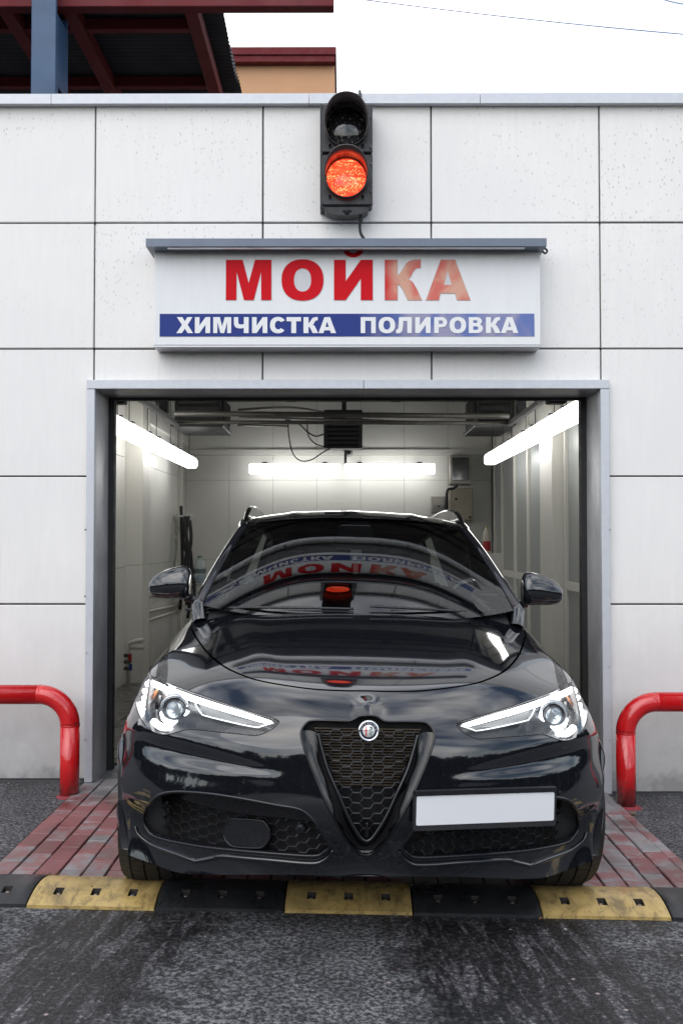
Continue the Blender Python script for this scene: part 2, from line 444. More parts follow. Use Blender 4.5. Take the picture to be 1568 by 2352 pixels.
# sub-structure
m = MB(); XW0, XW1 = CX[0], CX[-1]
m.box((XW0, Y0 + .036, .0), (DX0 + .02, Y0 + .16, CZ[0] + .02)); m.box((DX1 - .02, Y0 + .036, -.2), (XW1, Y0 + .16, CZ[0] + .02))
m.box((DX0 + .02, Y0 + .036, DZ), (DX1 - .02, Y0 + .16, CZ[0] + .02))
bpart(m, 'front_wall', M['backing'])
m = MB(); m.box((XW0, Y0 + .16, -.3), (XW0 + .1, 13.8, CZ[0])); m.box((XW1 - .1, Y0 + .16, -.3), (XW1, 13.8, CZ[0])); m.box((XW0 + .1, 13.7, -.3), (XW1 - .1, 13.8, CZ[0]))
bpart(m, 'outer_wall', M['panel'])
bpart(MB().box((XW0, Y0 + .17, CZ[0] + .003), (XW1, 13.8, CZ[0] + .05)), 'roof', M['backing'])
bpart(MB().box((XW0, Y0 + .02, -.3), (DX0 - .02, Y0 + .035, .06)), 'plinth', M['backing']); bpart(MB().box((DX1 + .02, Y0 + .02, -.3), (XW1, Y0 + .035, .02)), 'plinth', M['backing'])
# parapet coping in folded lengths
zc0, zc1 = P(784, 237, Y0 - .045).z, P(784, 214, Y0 - .045).z
cx = [P(p, 230, Y0).x for p in (-560, -170, 123, 710, 1100, 1700, 2160)]
for a, b in zip(cx[:-1], cx[1:]):
    t_ = .0016; m = MB()
    za = zc1 - .006 * a * .5; zb = zc1 - .006 * b * .5
    A = a + .0015; B = b - .0015
    m.add([(A, Y0 - .045, zc0), (B, Y0 - .045, zc0), (B, Y0 - .045, zb + .004 * b), (A, Y0 - .045, za + .004 * a), (A, Y0 + .2, za + .03), (B, Y0 + .2, zb + .03), (A, Y0 + .0, zc0), (B, Y0 + .0, zc0), (A, Y0 + .2, zc0), (B, Y0 + .2, zc0)],
          [(0, 1, 2, 3), (3, 2, 5, 4), (6, 7, 1, 0), (4, 5, 9, 8), (0, 3, 4, 8, 6), (1, 7, 9, 5, 2)])
    bpart(m, 'coping', M['frame'])
# door frame
fo = Y0 - .045; fi = 6.18
Xl0, Xl1 = P(197, 1300, fo).x, P(215.5, 1300, fo).x; Xr1, Xr0 = P(1401, 1300, fo).x, P(1381, 1300, fo).x
Zt1, Zt0 = P(784, 872, fo).z, P(784, 893, fo).z
def frame_piece(name, a, b, mat=None): return bpart(MB().box(a, b, .003), name, mat or M['frame'])
frame_piece('frame_jamb', (Xl0, fo, gz(Xl0) + .02), (Xl1, fo + .05, Zt0 - .001)); frame_piece('frame_jamb', (Xr0, fo, gz(Xr1) + .01), (Xr1, fo + .05, Zt0 - .001))
xm = P(835, 880, fo).x
frame_piece('frame_head', (Xl0 - .002, fo - .002, Zt0), (xm - .001, fo + .05, Zt1)); frame_piece('frame_head', (xm + .001, fo - .002, Zt0), (Xr1 + .002, fo + .05, Zt1))
fr = M['reveal']
bpart(MB().box((Xl1 - .012, fo + .051, gz(-1.45) - .02), (Xl1, fi, Zt0)), 'reveal', fr); bpart(MB().box((Xr0, fo + .051, gz(1.45) - .02), (Xr0 + .012, fi, Zt0)), 'reveal', fr)
bpart(MB().box((Xl1, fo + .051, Zt0), (xm - .001, fi, Zt0 + .012)), 'reveal', fr); bpart(MB().box((xm + .001, fo + .051, Zt0), (Xr0, fi, Zt0 + .012)), 'reveal', fr)
for s, X in ((1, Xl1), (-1, Xr0)):
    bpart(MB().box((X, fi - .04, gz(X) - .02), (X + s * .035, fi + .02, Zt0)), 'door_seal', M['rubber'])
bpart(MB().box((Xl1 + .035, fi - .03, Zt0 - .018), (Xr0 - .035, fi, Zt0)), 'door_seal', M['rubber'])
scm = MB().lathe([(0, -.004), (.004, -.0035), (.0065, 0)], 10, Matrix.Rotation(R(90), 4, 'X')).mesh('screw', M['screw'])
for px, py in ((203, 878), (590, 882), (617, 882), (829, 882), (951, 882), (1010, 882), (822, 882), (1392, 878), (197, 1217), (1399, 1217), (199, 1500), (1398, 1532), (196, 1370), (1400, 1700), (196, 1700)):
    p = P(px, py, fo - .0025); o = bpy.data.objects.new('screw', scm); col.objects.link(o); o.parent = bld; o.matrix_parent_inverse = Matrix.Translation(-Bo); o.location = p

# ---- wash bay inside
IX0, IX1, IY0, IY1, IZ = -2.15, 2.0, Y0 + .16, 13.5, 3.36
def inner_wall(name, base, warm, spec=.22):
    t = NT(name); v = t.world(); f = t.noise(v, 3, 5, .6)
    c = t.mix(f, tuple(x * .94 for x in base), base)
    st = t.noise(t.world((1, 1, .08)), 22, 3, .6)
    c = t.mix(t.ramp(st, (.6, 0), (.85, .22)), c, warm)
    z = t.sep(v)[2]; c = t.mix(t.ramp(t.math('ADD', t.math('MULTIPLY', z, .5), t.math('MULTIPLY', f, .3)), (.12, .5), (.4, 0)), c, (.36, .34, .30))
    c = t.mix(t.ramp(t.noise(v, 45, 5, .7), (.70, 0), (.78, .35)), c, (.3, .28, .25))
    t.set(Base_Color=c, Roughness=t.ramp(f, (.3, spec), (.7, spec + .05))); t.bump(t.noise(v, 2.2, 2), .12, .02)
    return t.m
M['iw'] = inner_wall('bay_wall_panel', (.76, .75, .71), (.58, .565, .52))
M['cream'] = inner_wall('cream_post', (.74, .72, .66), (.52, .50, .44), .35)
M['ceil'] = simple('bay_ceiling', (.05, .05, .048), .7)
t = NT('frosted_glass'); v = t.world(); c = t.mix(t.noise(t.world((1, 1, .15)), 5, 2, .4), (.30, .32, .31), (.36, .38, .365))
M['frosted'] = t.set(Base_Color=c, Roughness=.32)
# back wall
xs = [IX0 + k * (IX1 - IX0) / 7 for k in range(8)]; zs = [-.05, 1.18, 2.26, 2.60, 2.68, IZ]
bpart(MB().box((IX0, IY1 + .021, -.1), (IX1, IY1 + .1, IZ)), 'back_wall', M['backing'])
for i in range(7):
    for j in (0, 1, 2, 4):
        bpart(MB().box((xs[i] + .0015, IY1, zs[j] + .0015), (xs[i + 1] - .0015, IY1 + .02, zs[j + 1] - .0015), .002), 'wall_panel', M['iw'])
bpart(MB().box((IX0, IY1 - .03, 2.602), (IX1, IY1 + .02, 2.678), .004), 'cable_duct', M['iw'])
# left wall
bpart(MB().box((IX0 - .15, IY0, -.1), (IX0 - .021, IY1 + .1, IZ)), 'side_wall', M['backing'])
ys = [IY0 + .01, 7.2, 8.5, 9.78, 10.12, 11.2, 12.3, IY1]
for a, b in zip(ys[:-1], ys[1:]):
    for c, d in ((-.05, 1.18), (1.18, 2.26), (2.26, IZ)):
        if abs(a - 9.78) < .01: continue
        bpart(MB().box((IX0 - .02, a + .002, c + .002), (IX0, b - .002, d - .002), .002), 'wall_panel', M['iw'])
bpart(MB().box((IX0 - .02, 9.782, 0), (IX0 + .175, 10.118, 1.2), .004), 'pilaster', M['cream']); bpart(MB().box((IX0 - .02, 9.784, 1.203), (IX0 + .173, 10.116, IZ), .004), 'pilaster', M['cream'])
bpart(MB().box((IX0 + .001, 12.9, 0), (IX0 + .05, 12.96, IZ), .004), 'corner_trim', M['cream'])
bpart(MB().box((IX0, 10.13, 2.72), (IX0 + .04, IY1 - .04, 2.98), .004), 'wall_ledge', M['iw'])
# right wall: frosted glazing between posts
bpart(MB().box((IX1 + .06, IY0, -.1), (IX1 + .2, IY1 + .1, IZ)), 'side_wall', M['backing'])
mp_ = [6.9, 7.55, 8.2, 8.97, 9.99, 10.8, 11.64, 12.56, 13.2]
for i, y in enumerate(mp_): bpart(MB().box((IX1 - .02, y - .028, -.05), (IX1 + .04, y + .028, IZ), .004), 'mullion', M['cream'])
bpart(MB().box((IX1 - .12, 9.02, -.05), (IX1 + .03, 9.58, IZ), .006), 'pilaster', M['cream'])
yy = [IY0 + .02] + mp_ + [IY1]
for a, b in zip(yy[:-1], yy[1:]):
    a += .03; b -= .03
    if b - a < .05: continue
    if a > 8.9 and a < 9.1: a = 9.59
    for (c, d) in ((.02, 1.0), (1.08, 2.62), (2.69, IZ - .02)):
        bpart(MB().box((IX1 + .01, a, c), (IX1 + .03, b, d)), 'pane', M['frosted'] if c < 2.6 else M['cream'])
    bpart(MB().box((IX1 - .012, a, 1.003), (IX1 + .035, b, 1.077), .003), 'transom', M['cream']); bpart(MB().box((IX1 - .012, a, 2.623), (IX1 + .035, b, 2.687), .003), 'transom', M['cream'])
bpart(MB().box((IX0 - .1, IY0, IZ + .001), (IX1 + .1, IY1 + .1, IZ + .1)), 'ceiling', M['ceil'])
for y in (7.2, 8.6, 10.0, 11.4, 12.8): bpart(MB().box((IX0, y, IZ - .12), (IX1, y + .07, IZ)), 'roof_joist', M['dark_metal'])
# floor tiles
t = NT('bay_tile'); v = t.world(); oi = t.n('ShaderNodeObjectInfo').outputs['Random']
c = t.mix(t.noise(v, 11, 6, .65, .8), (.055, .052, .046), (.17, .16, .14)); c = t.mix(t.math('MULTIPLY', oi, .35), c, (.06, .06, .055))
M['tile'] = t.set(Base_Color=c, Roughness=t.ramp(t.noise(v, 4, 4), (.35, .12), (.65, .5))); t.bump(t.noise(v, 25, 5), .3, .004)
fl = MB().box((IX0, 6.3, -.1), (IX1, IY1, .0)).build('bay_floor', M['joint'], kind='structure')
tm = MB().box((-.198, -.198, -.004), (.198, .198, .008), .003).mesh('floor_tile', M['tile'])
for i in range(10):
    for j in range(18):
        x = -1.94 + .403 * i; y = 6.52 + .403 * j
        if abs(x) < .9 and y < 11: continue
        if x > 1.85: continue
        o = bpy.data.objects.new('floor_tile', tm); col.objects.link(o); o.parent = fl; o.location = (x, y, gz(x) * .7 + .018); o.rotation_euler = (random.uniform(-.004, .004), .013 + random.uniform(-.004, .004), 0)
fl.location.z = -.04
for c in fl.children: c.location.z += .036
# overhead door gear
def part_tube(name, pts, r, mat, n=10): return bpart(MB().tube(pts, r, n), name, mat)
M['rail'] = simple('door_rail', (.20, .19, .17), .45, .6, 20, .4)
bpart(MB().box((-1.13, 6.50, 2.375), (1.22, 6.56, 2.43), .006), 'door_rail', M['rail'])
bpart(MB().box((-1.0, 6.9, 2.52), (1.1, 6.96, 2.56), .006), 'door_rail', M['dark_metal'])
part_tube('door_rail', [(-1.40, 8.2, 2.495), (1.36, 8.2, 2.47)], .022, M['rail']); part_tube('door_rail', [(-1.40, 8.26, 2.43), (1.36, 8.26, 2.42)], .016, M['rail'])
for x in (-1.40, 1.38):
    bpart(MB().box((x - .02, 6.25, 2.40), (x + .02, 8.3, 2.44), .004), 'door_track', M['steel'])
    bpart(MB().box((x - .04, 6.9, 2.44), (x + .10, 7.05, 2.62), .01), 'door_bracket', M['dark_metal']); bpart(MB().box((x - .03, 7.7, 2.44), (x + .03, 7.78, IZ)), 'door_bracket', M['dark_metal'])
    bpart(MB().box((x - .10, 6.25, 2.31), (x + .02, 6.34, 2.36), .01), 'door_bracket', M['dark_metal'])
for x in (-.35, .34): bpart(MB().box((x - .035, 6.48, 2.36), (x + .035, 6.57, 2.385), .004), 'rail_clip', M['dark_metal'])
for pts in ([(-1.3, 12.2, 3.05), (-.6, 12.4, 3.10), (.2, 12.6, 2.98), (1.0, 12.5, 2.93)], [(-1.3, 12.3, 2.98), (-.4, 12.5, 2.97), (.5, 12.5, 2.95)], [(-1.3, 12.2, 2.86), (-.9, 12.9, 2.93), (-.72, 12.95, 2.93)]):
    part_tube('ceiling_pipe', smooth_curve(pts, 6), .014, M['rail'])
# wall lights, hanging beside the bay
M['led'] = emis('led_tube', (1, 1, .985), 5.2)
M['lamp_base'] = simple('lamp_base', (.35, .35, .35), .5)
def strip_light(loc, rz, label, group, hang=None, rz_=.064):
    t_ = empty('strip_light', loc, (0, 0, rz), label=label, cat='strip light', group=group)
    n = 14; prof = []
    for k in range(n): 
        a = 2 * math.pi * k / n; prof.append((.070 * max(-1, min(1, 1.25 * math.cos(a))), rz_ * max(-1, min(1, 1.25 * math.sin(a)))))
    ys_ = [(-.60, .80), (-.592, 1), (.592, 1), (.60, .80)]; vs = []
    for x, s in ys_:
        for a, b in prof: vs.append((x, a * s, b * s))
    fs = [(i * n + k, (i + 1) * n + k, (i + 1) * n + (k + 1) % n, i * n + (k + 1) % n) for i in range(3) for k in range(n)]
    fs += [tuple(range(n)), tuple(range(3 * n, 4 * n))[::-1]]
    MB().add(vs, fs).build('diffuser', M['led'], t_)
    b = MB().box((-.58, -.03, rz_ + .001), (.58, .03, rz_ + .014), .004); b.build('lamp_body', M['lamp_base'], t_)
    for x in (-.4, .4):
        MB().box((x - .03, -.045 if hang else -.02, rz_ + .015), (x + .03, .045 if hang else .24, rz_ + .03), .003).build('mounting_clip', M['dark_metal'], t_)
        if hang: MB().tube([(x, 0, .08), (x, 0, hang)], .004, 6).build('hanger', M['cable'], t_)
    return t_
SLL = ['near the doorway', 'second from the doorway', 'third from the doorway', 'farthest from the doorway']
for k, y in enumerate((7.75, 9.0, 10.25, 11.55)):
    strip_light((-1.86, y, 2.385), R(90), 'lit white strip light hanging along left bay wall, ' + SLL[k], 'strip lights along the left bay wall', .95, .060)
    strip_light((1.70, y - .55, 2.385), R(90), 'lit white strip light hanging along right glazed wall, ' + SLL[k], 'strip lights along the right bay wall', .95, .060)
strip_light((P(676.5, 1077, 13.2).x, 13.22, P(676, 1077, 13.2).z), 0, 'lit white strip light on back wall, left one of the pair', 'strip lights on the back wall')
strip_light((P(894.5, 1077, 13.2).x, 13.22, P(894, 1077, 13.2).z), 0, 'lit white strip light on back wall, right one of the pair', 'strip lights on the back wall')

# ring of unseen trees, added as a dark horizon for the car paint to mirror
rt = random.Random(11); m = MB()
for k in range(90):
    a_ = R(180 + 360 * (k + .5) / 90 + rt.uniform(-2, 2)); d_ = rt.uniform(26, 36); cx_, cy_ = d_ * math.cos(a_), d_ * math.sin(a_); h_ = rt.uniform(3.4, 5.4); r_ = rt.uniform(2.6, 3.8)
    m.tube([(cx_, cy_, -.5), (cx_ + .2, cy_, h_ * .5)], [.22, .12], 6)
    for q in range(80):
        v_ = Vector((rt.gauss(0, 1), rt.gauss(0, 1), rt.gauss(0, 1))).normalized() * rt.uniform(.5, 1); c_ = Vector((cx_ + v_.x * r_, cy_ + v_.y * r_, h_ * .5 + v_.z * h_ * .5)); s_ = rt.uniform(.6, 1.2)
        n_ = [Vector((rt.uniform(-1, 1), rt.uniform(-1, 1), rt.uniform(-1, 1))) * s_ for _ in range(5)]
        m.add([c_ + p_ for p_ in n_], [(0, 1, 2), (2, 3, 4), (0, 3, 1), (1, 4, 2)])
m.build('unseen_trees', simple('unseen_foliage', (.022, .027, .018), .9, 0, 2, .4), kind='stuff')
# ================================================================== OBJECTS IN THE BAY
def thing1(mb, name, mat, label, cat, group=None):
    o = mb.build(name, mat, label=label, cat=cat, group=group); return centre_origin(o)
def local(mb, name, mat, parent, **k):       # part built in world space under an unrotated thing
    o = mb.build(name, mat, parent, **k); o.matrix_parent_inverse = Matrix.Translation(-parent.location); return o
M['heater'] = simple('heater_paint', (.028, .031, .031), .5, .2)
M['grime'] = simple('grimy_metal', (.05, .05, .047), .5, .4, 14, .4)
a, b = P(743, 1030, 12.9), P(832, 941, 12.9)
h = empty('fan_heater', (a.x, 12.9, a.z), label='dark fan heater with louvred face hanging above the back strip lights', cat='heater')
local(MB().box((a.x, 12.9, a.z), (b.x, 13.2, b.z), .012), 'casing', M['heater'], h)
for k in range(7):
    z = a.z + .06 + k * .058; m = MB(); m.add([(a.x + .05, 12.895, z), (b.x - .05, 12.895, z), (b.x - .05, 12.865, z - .03), (a.x + .05, 12.865, z - .03), (a.x + .05, 12.895, z - .008), (b.x - .05, 12.895, z - .008)], [(0, 1, 2, 3), (3, 2, 5, 4), (0, 3, 4), (1, 5, 2)])
    local(m, 'louvre', M['heater'], h)
local(MB().box((-.03, 12.95, b.z), (.03, 13.02, IZ)), 'ceiling_bracket', M['dark_metal'], h)
local(MB().box((.0, 13.30, a.z - .28), (.035, 13.34, a.z + .02)), 'bracket', M['cable'], h)
def unit(xa, xb, ya, yb, za, zb, label, sgn):
    h = empty('ceiling_unit', (xa, ya, za), label=label, cat='heater')
    local(MB().box((xa, ya, za), (xb, yb, zb), .02), 'casing', M['heater'], h)
    local(MB().box((xa - .03, ya - .05, za - .05), (xb + .03, yb, za - .004), .01), 'drip_tray', M['dark_metal'], h)
    for k in range(4):
        local(MB().box((xa + .04, ya - .02, za + .05 + k * .09), (xb - .04, ya - .002, za + .10 + k * .09), .004), 'louvre', M['grime'], h)
    x = xb + .003 if sgn > 0 else xa - .003
    for k in range(6):
        y = ya + .1 + k * .12
        if y < yb - .08: local(MB().box((x - .02 * (sgn < 0), y, za + .05), (x + .02 * (sgn > 0), y + .05, zb - .05), .004), 'fin', M['grime'], h)
    local(MB().box((xa + .05, ya + .1, zb + .002), (xa + .09, ya + .14, IZ)), 'hanger', M['dark_metal'], h); local(MB().box((xb - .09, ya + .1, zb + .002), (xb - .05, ya + .14, IZ)), 'hanger', M['dark_metal'], h)
unit(-1.93, -1.40, 11.3, 12.2, 2.78, 3.12, 'dark louvred heater unit under the ceiling, left side above strip lights', 1)
unit(1.50, 1.9, 11.2, 12.3, 2.78, 3.14, 'dark louvred heater unit under the ceiling, right side above strip lights', -1)
M['cab_grey'] = simple('cabinet_grey', (.42, .40, .36), .35, .3, 8); M['cab_dark'] = simple('smoked_window', (.04, .042, .042), .15)
M['cab_beige'] = simple('cabinet_beige', (.40, .36, .29), .4, .2, 10, .2)
def box_px(x0, y0, x1, y1, D): a, b = P(x0, y1, D), P(x1, y0, D); return a.x, a.z, b.x, b.z
x0, z0, x1, z1 = box_px(1032, 1047, 1082, 1112, 13.3)
c = empty('meter_cabinet', (x0, 13.3, z0), label='grey cabinet with dark smoked window, upper one on back wall', cat='cabinet')
local(MB().box((x0, 13.3, z0), (x1, 13.5, z1), .008), 'case', M['cab_grey'], c); local(MB().box((x0 + .03, 13.285, z0 + .05), (x1 - .03, 13.298, z1 - .02), .004), 'window', M['cab_dark'], c)
x0, z0, x1, z1 = box_px(1030, 1121, 1086, 1196, 13.3)
c = empty('control_cabinet', (x0, 13.3, z0), label='beige metal control cabinet on back wall below the dark windowed one', cat='cabinet')
local(MB().box((x0, 13.31, z0), (x1, 13.5, z1), .008), 'case', M['cab_beige'], c); local(MB().box((x0 + .012, 13.29, z0 + .012), (x1 - .012, 13.308, z1 - .012), .006), 'door', M['cab_beige'], c)
for px, py in ((1047, 1146), (1079, 1188)): p = P(px, py, 13.285); local(MB().cyl(p, p + Vector((0, .01, 0)), .018, 10), 'lock', M['cable'], c)
x0, z0, x1, z1 = box_px(990, 1140, 1022, 1176, 13.35)
c = empty('switch_box', (x0, 13.35, z0), label='small grey switch box left of the beige control cabinet', cat='switch box')
local(MB().box((x0, 13.35, z0), (x1, 13.5, z1), .006), 'case', M['cab_grey'], c); local(MB().box((x0 + .02, 13.335, z0 + .03), (x1 - .02, 13.348, z0 + .10), .003), 'cover', M['lamp_base'], c)
p = P(1007, 1163, 13.33); local(MB().cyl(p, p + Vector((0, .004, 0)), .014, 10), 'knob', M['cable'], c)
def pts_px(l, D): return [P(x, y, D) for x, y in l]
def cable(l, D, r, label, name='cable'):
    thing1(MB().tube(smooth_curve(pts_px(l, D), 5), r, 6), name, M['cable'], label, 'cable')
cable([(1050, 1115), (1040, 1122), (1028, 1125), (1025, 1145), (1025, 1180), (1024, 1230)], 13.25, .02, 'thick black cable from smoked cabinet down past the beige cabinet')
cable([(662, 968), (663, 1000), (672, 1040), (690, 1058), (715, 1056), (740, 1040), (758, 1030)], 12.85, .009, 'thin black cable looping low left of the fan heater')
cable([(665, 968), (688, 975), (706, 992), (725, 1002), (743, 997)], 12.8, .010, 'black cable curving from blue junction to the fan heater')
cable([(706, 965), (706, 990), (712, 1008), (726, 1020), (745, 1026)], 12.8, .009, 'black cable dropping from pipe to bottom of fan heater')
p = P(661, 966, 12.75); thing1(MB().box(p - Vector((.035, .03, .045)), p + Vector((.035, .03, .03)), .005), 'junction_box', simple('blue_plastic', (.03, .09, .16), .4), 'small blue junction box on the pipe left of fan heater', 'junction box')
p = P(801, 1041, 13.4)
c = empty('dome_camera', p, label='small round camera under the fan heater on cable duct', cat='camera')
MB().lathe([(.055, 0), (.055, .03), (.045, .06), (.03, .075), (0, .08)], 16, Matrix.Rotation(R(90), 4, 'X')).build('housing', M['lamp_base'], c); MB().lathe([(.028, .074), (.02, .085), (0, .088)], 12, Matrix.Rotation(R(90), 4, 'X')).build('lens', M['cable'], c)
# hoses on the left wall
hz = empty('hose_bundle', (-2.05, 12.6, .2), label='bundle of black wash hoses hanging on the left bay wall', cat='hose')
for k, l in enumerate(([(416, 1162), (417, 1200), (419, 1300), (414, 1400)], [(425, 1185), (421, 1240), (433, 1290), (425, 1340), (430, 1390)], [(433, 1185), (428, 1230), (438, 1270), (440, 1330), (434, 1400)], [(420, 1190), (430, 1250), (423, 1320), (437, 1365), (431, 1420)], [(436, 1195), (439, 1240), (432, 1300), (446, 1340), (445, 1420)])):
    local(MB().tube(smooth_curve(pts_px(l, 12.6 - .05 * k), 5), .022, 7), 'hose', M['cable'], hz)
local(MB().box(P(405, 1188, 12.75), P(440, 1183, 12.55)), 'hook_rail', M['steel'], hz)
M['grey_hose'] = simple('grey_hose', (.22, .22, .20), .5)
hz = empty('hose_coil', (-2.1, 11.9, .9), label='thin grey hose coil hanging left of the black hoses', cat='hose')
for k, l in enumerate(([(405, 1190), (402, 1220), (407, 1250), (401, 1300), (408, 1180)], [(400, 1195), (410, 1215), (403, 1240), (405, 1270), (398, 1330)])): local(MB().tube(smooth_curve(pts_px(l, 12.3), 5), .009, 6), 'hose', M['grey_hose'], hz)
# white pipes low on the left wall
M['pipe'] = simple('white_pipe', (.58, .56, .50), .35); M['rust'] = simple('dirty_bracket', (.06, .055, .05), .7)
pz = [((-2.09, 10.2, .88), (-2.09, 12.9, .80)), ((-2.09, 10.2, .70), (-2.09, 12.9, .62)), ((-2.09, 10.2, .60), (-2.09, 12.9, .55))]
for k, (a_, b_) in enumerate(pz):
    thing1(MB().tube([a_, b_], .028 if k == 0 else .018, 10), 'water_pipe', M['pipe'], ['thick white water pipe, topmost of those low on left wall', 'thin white water pipe, middle of those low on left wall', 'thin white water pipe, lowest of those on left wall'][k], 'pipe')
vp = empty('valve_pipe', (-1.95, 9.1, 0), label='white standpipe with red and blue valve handles on left wall', cat='pipe')
local(MB().tube(pts_px([(332, 1470), (310, 1473), (296, 1477), (295, 1500), (295, 1574)], 9.3), .022, 10), 'pipe', M['pipe'], vp)
local(MB().tube(pts_px([(332, 1487), (300, 1487)], 9.3), .02, 10), 'pipe', M['pipe'], vp)
p = P(299, 1510, 9.24); local(MB().box(p + Vector((-.015, -.01, -.03)), p + Vector((.015, .01, .03)), .004), 'valve_handle', simple('red_handle', (.35, .015, .01), .4), vp, label='red valve handle')
p = P(300, 1532, 9.24); local(MB().box(p + Vector((-.015, -.01, -.03)), p + Vector((.015, .01, .03)), .004), 'valve_handle', simple('blue_handle', (.02, .05, .20), .4), vp, label='blue valve handle')
for y in (1505, 1520, 1535): p = P(294, y, 9.29); local(MB().box(p - Vector((.035, .03, .015)), p + Vector((.03, .03, .015)), .006), 'fitting', M['rust'], vp)
# bottles and their ledges
def clearmat(name, c, a):
    t = NT(name); t.set(Base_Color=c, Roughness=.08, Alpha=a); return t.m
M['pet'] = clearmat('clear_plastic', (.55, .62, .62), .45)
def bottle(x, D, ztop, zbot, r, mat, label, cap, capc, band, bandc, liquid=None):
    o = empty('bottle', (x, D, zbot), label=label, cat='bottle'); H = ztop - zbot
    MB().lathe([(0, 0), (r * .95, 0), (r, .02), (r, H * .62), (r * .8, H * .78), (r * .35, H * .9), (r * .35, H * .94)], 20).build('bottle_body', mat, o)
    MB().lathe([(r * .40, H * .93), (r * .40, H), (0, H)], 14).build('cap', simple(cap, capc, .4), o)
    MB().lathe([(r * 1.01, H * band[0]), (r * 1.01, H * band[1])], 20).build('bottle_label', simple(cap + '_label', bandc, .5), o)
    if liquid: MB().lathe([(0, .01), (r * .93, .01), (r * .93, H * .22), (0, H * .22)], 20).build('liquid', simple('blue_liquid', liquid, .2), o)
b0, b1 = P(459, 1338, 12.6), P(459, 1277, 12.6)
bottle(b0.x, 12.6, b1.z, b0.z, .082, M['pet'], 'clear plastic bottle with blue liquid beside the black hoses', 'bottle_cap', (.05, .12, .10), (.35, .52), (.12, .15, .16), (.02, .16, .30))
thing1(MB().box((b0.x - .25, 12.45, b0.z - .035), (b0.x + .2, 12.8, b0.z - .001), .005), 'shelf', M['lamp_base'], 'plain shelf carrying the clear bottle, mostly behind the car mirror', 'shelf')
b0, b1 = P(1117, 1270, 12.7), P(1117, 1210, 12.7)
bottle(b0.x, 12.7, b1.z, b0.z, .05, simple('white_bottle', (.60, .56, .48), .35), 'white and red spray bottle standing on the right wall ledge', 'yellow_cap', (.62, .50, .20), (.08, .45), (.45, .03, .03))
thing1(MB().box((b0.x - .08, 12.55, b0.z - .9), (b0.x + .18, 12.9, b0.z - .001), .008), 'wall_ledge', M['iw'], 'white boxed ledge under the red and white bottle', 'ledge')

# ================================================================== TRAFFIC LIGHT
TY = 5.70
x0, z0, x1, z1 = box_px(736, 237, 855, 472, TY); xc = (x0 + x1) / 2
tl = empty('traffic_light', (xc, Y0, z0), label='black two lamp traffic light with lit red lower lamp on facade', cat='traffic light')
M['tl'] = simple('signal_plastic', (.012, .012, .014), .42, 0, 40, .2, .1)
M['visor'] = simple('visor_plastic', (.10, .08, .08), .30, 0, 60, .2, .15)
zm = (z0 + z1) / 2 + .006
for a_, b_ in ((z0, zm - .003), (zm + .003, z1)): local(MB().box((x0, TY, a_), (x1, Y0 - .03, b_), .008), 'housing', M['tl'], tl)
local(MB().box((x0 - .004, TY + .05, z0 - .004), (x0 + .01, Y0 - .001, z1)), 'hinge_side', M['black_plastic'], tl)
for z in (z0 + .012, zm, z1 - .02): local(MB().box((x0 + .004, TY - .007, z - .012), (x0 + .012, TY - .001, z + .012), .002), 'hinge', M['black_plastic'], tl)
for py in (268, 337, 375, 438): p = P(852, py, TY - .01); local(MB().lathe([(0, -.006), (.006, -.005), (.008, .004)], 10, Matrix.Translation(p) @ Matrix.Rotation(R(90), 4, 'X')), 'bolt', M['screw'], tl)
lens_dark = NT('dark_lens'); v = lens_dark.coord('Object', (1, 1, 1)); st = lens_dark.noise(lens_dark.coord('Object', (1, .1, 1)), 230, 2)
sp = lens_dark.noise(lens_dark.coord('Object', (1, .35, 0)), 110, 2)
lens_dark.set(Base_Color=lens_dark.mix(lens_dark.ramp(sp, (.62, 0), (.68, 1)), (.012, .012, .013), (.35, .33, .30)), Roughness=.06, Coat_Weight=.6); lens_dark.bump(st, .12, .002)
red = NT('lit_red_lens'); v = red.coord('Object'); vx, vy, vz = red.sep(v)
d = red.voro(red.coord('Object', (1, 1, 0)), 84); band = red.noise(red.coord('Object', (1.0, 8, 0)), 6, 2, .5, .6)
stripe = red.math('SINE', red.math('MULTIPLY', vx, 900)); 
k = red.math('ADD', red.math('MULTIPLY', red.ramp(d, (.08, 1), (.5, 0)), .75), red.math('MULTIPLY', red.ramp(band, (.42, 0), (.6, 1)), .4))
k = red.math('ADD', k, red.math('MULTIPLY', stripe, .10))
red.set(Base_Color=(.4, .02, .01), Roughness=.12, Emission_Color=red.ramp(k, (.10, (1.0, .03, .012)), (.55, (1.0, .10, .035)), (1.0, (1.0, .34, .14))), Emission_Strength=red.ramp(k, (0, 2.2), (1, 3.8)))
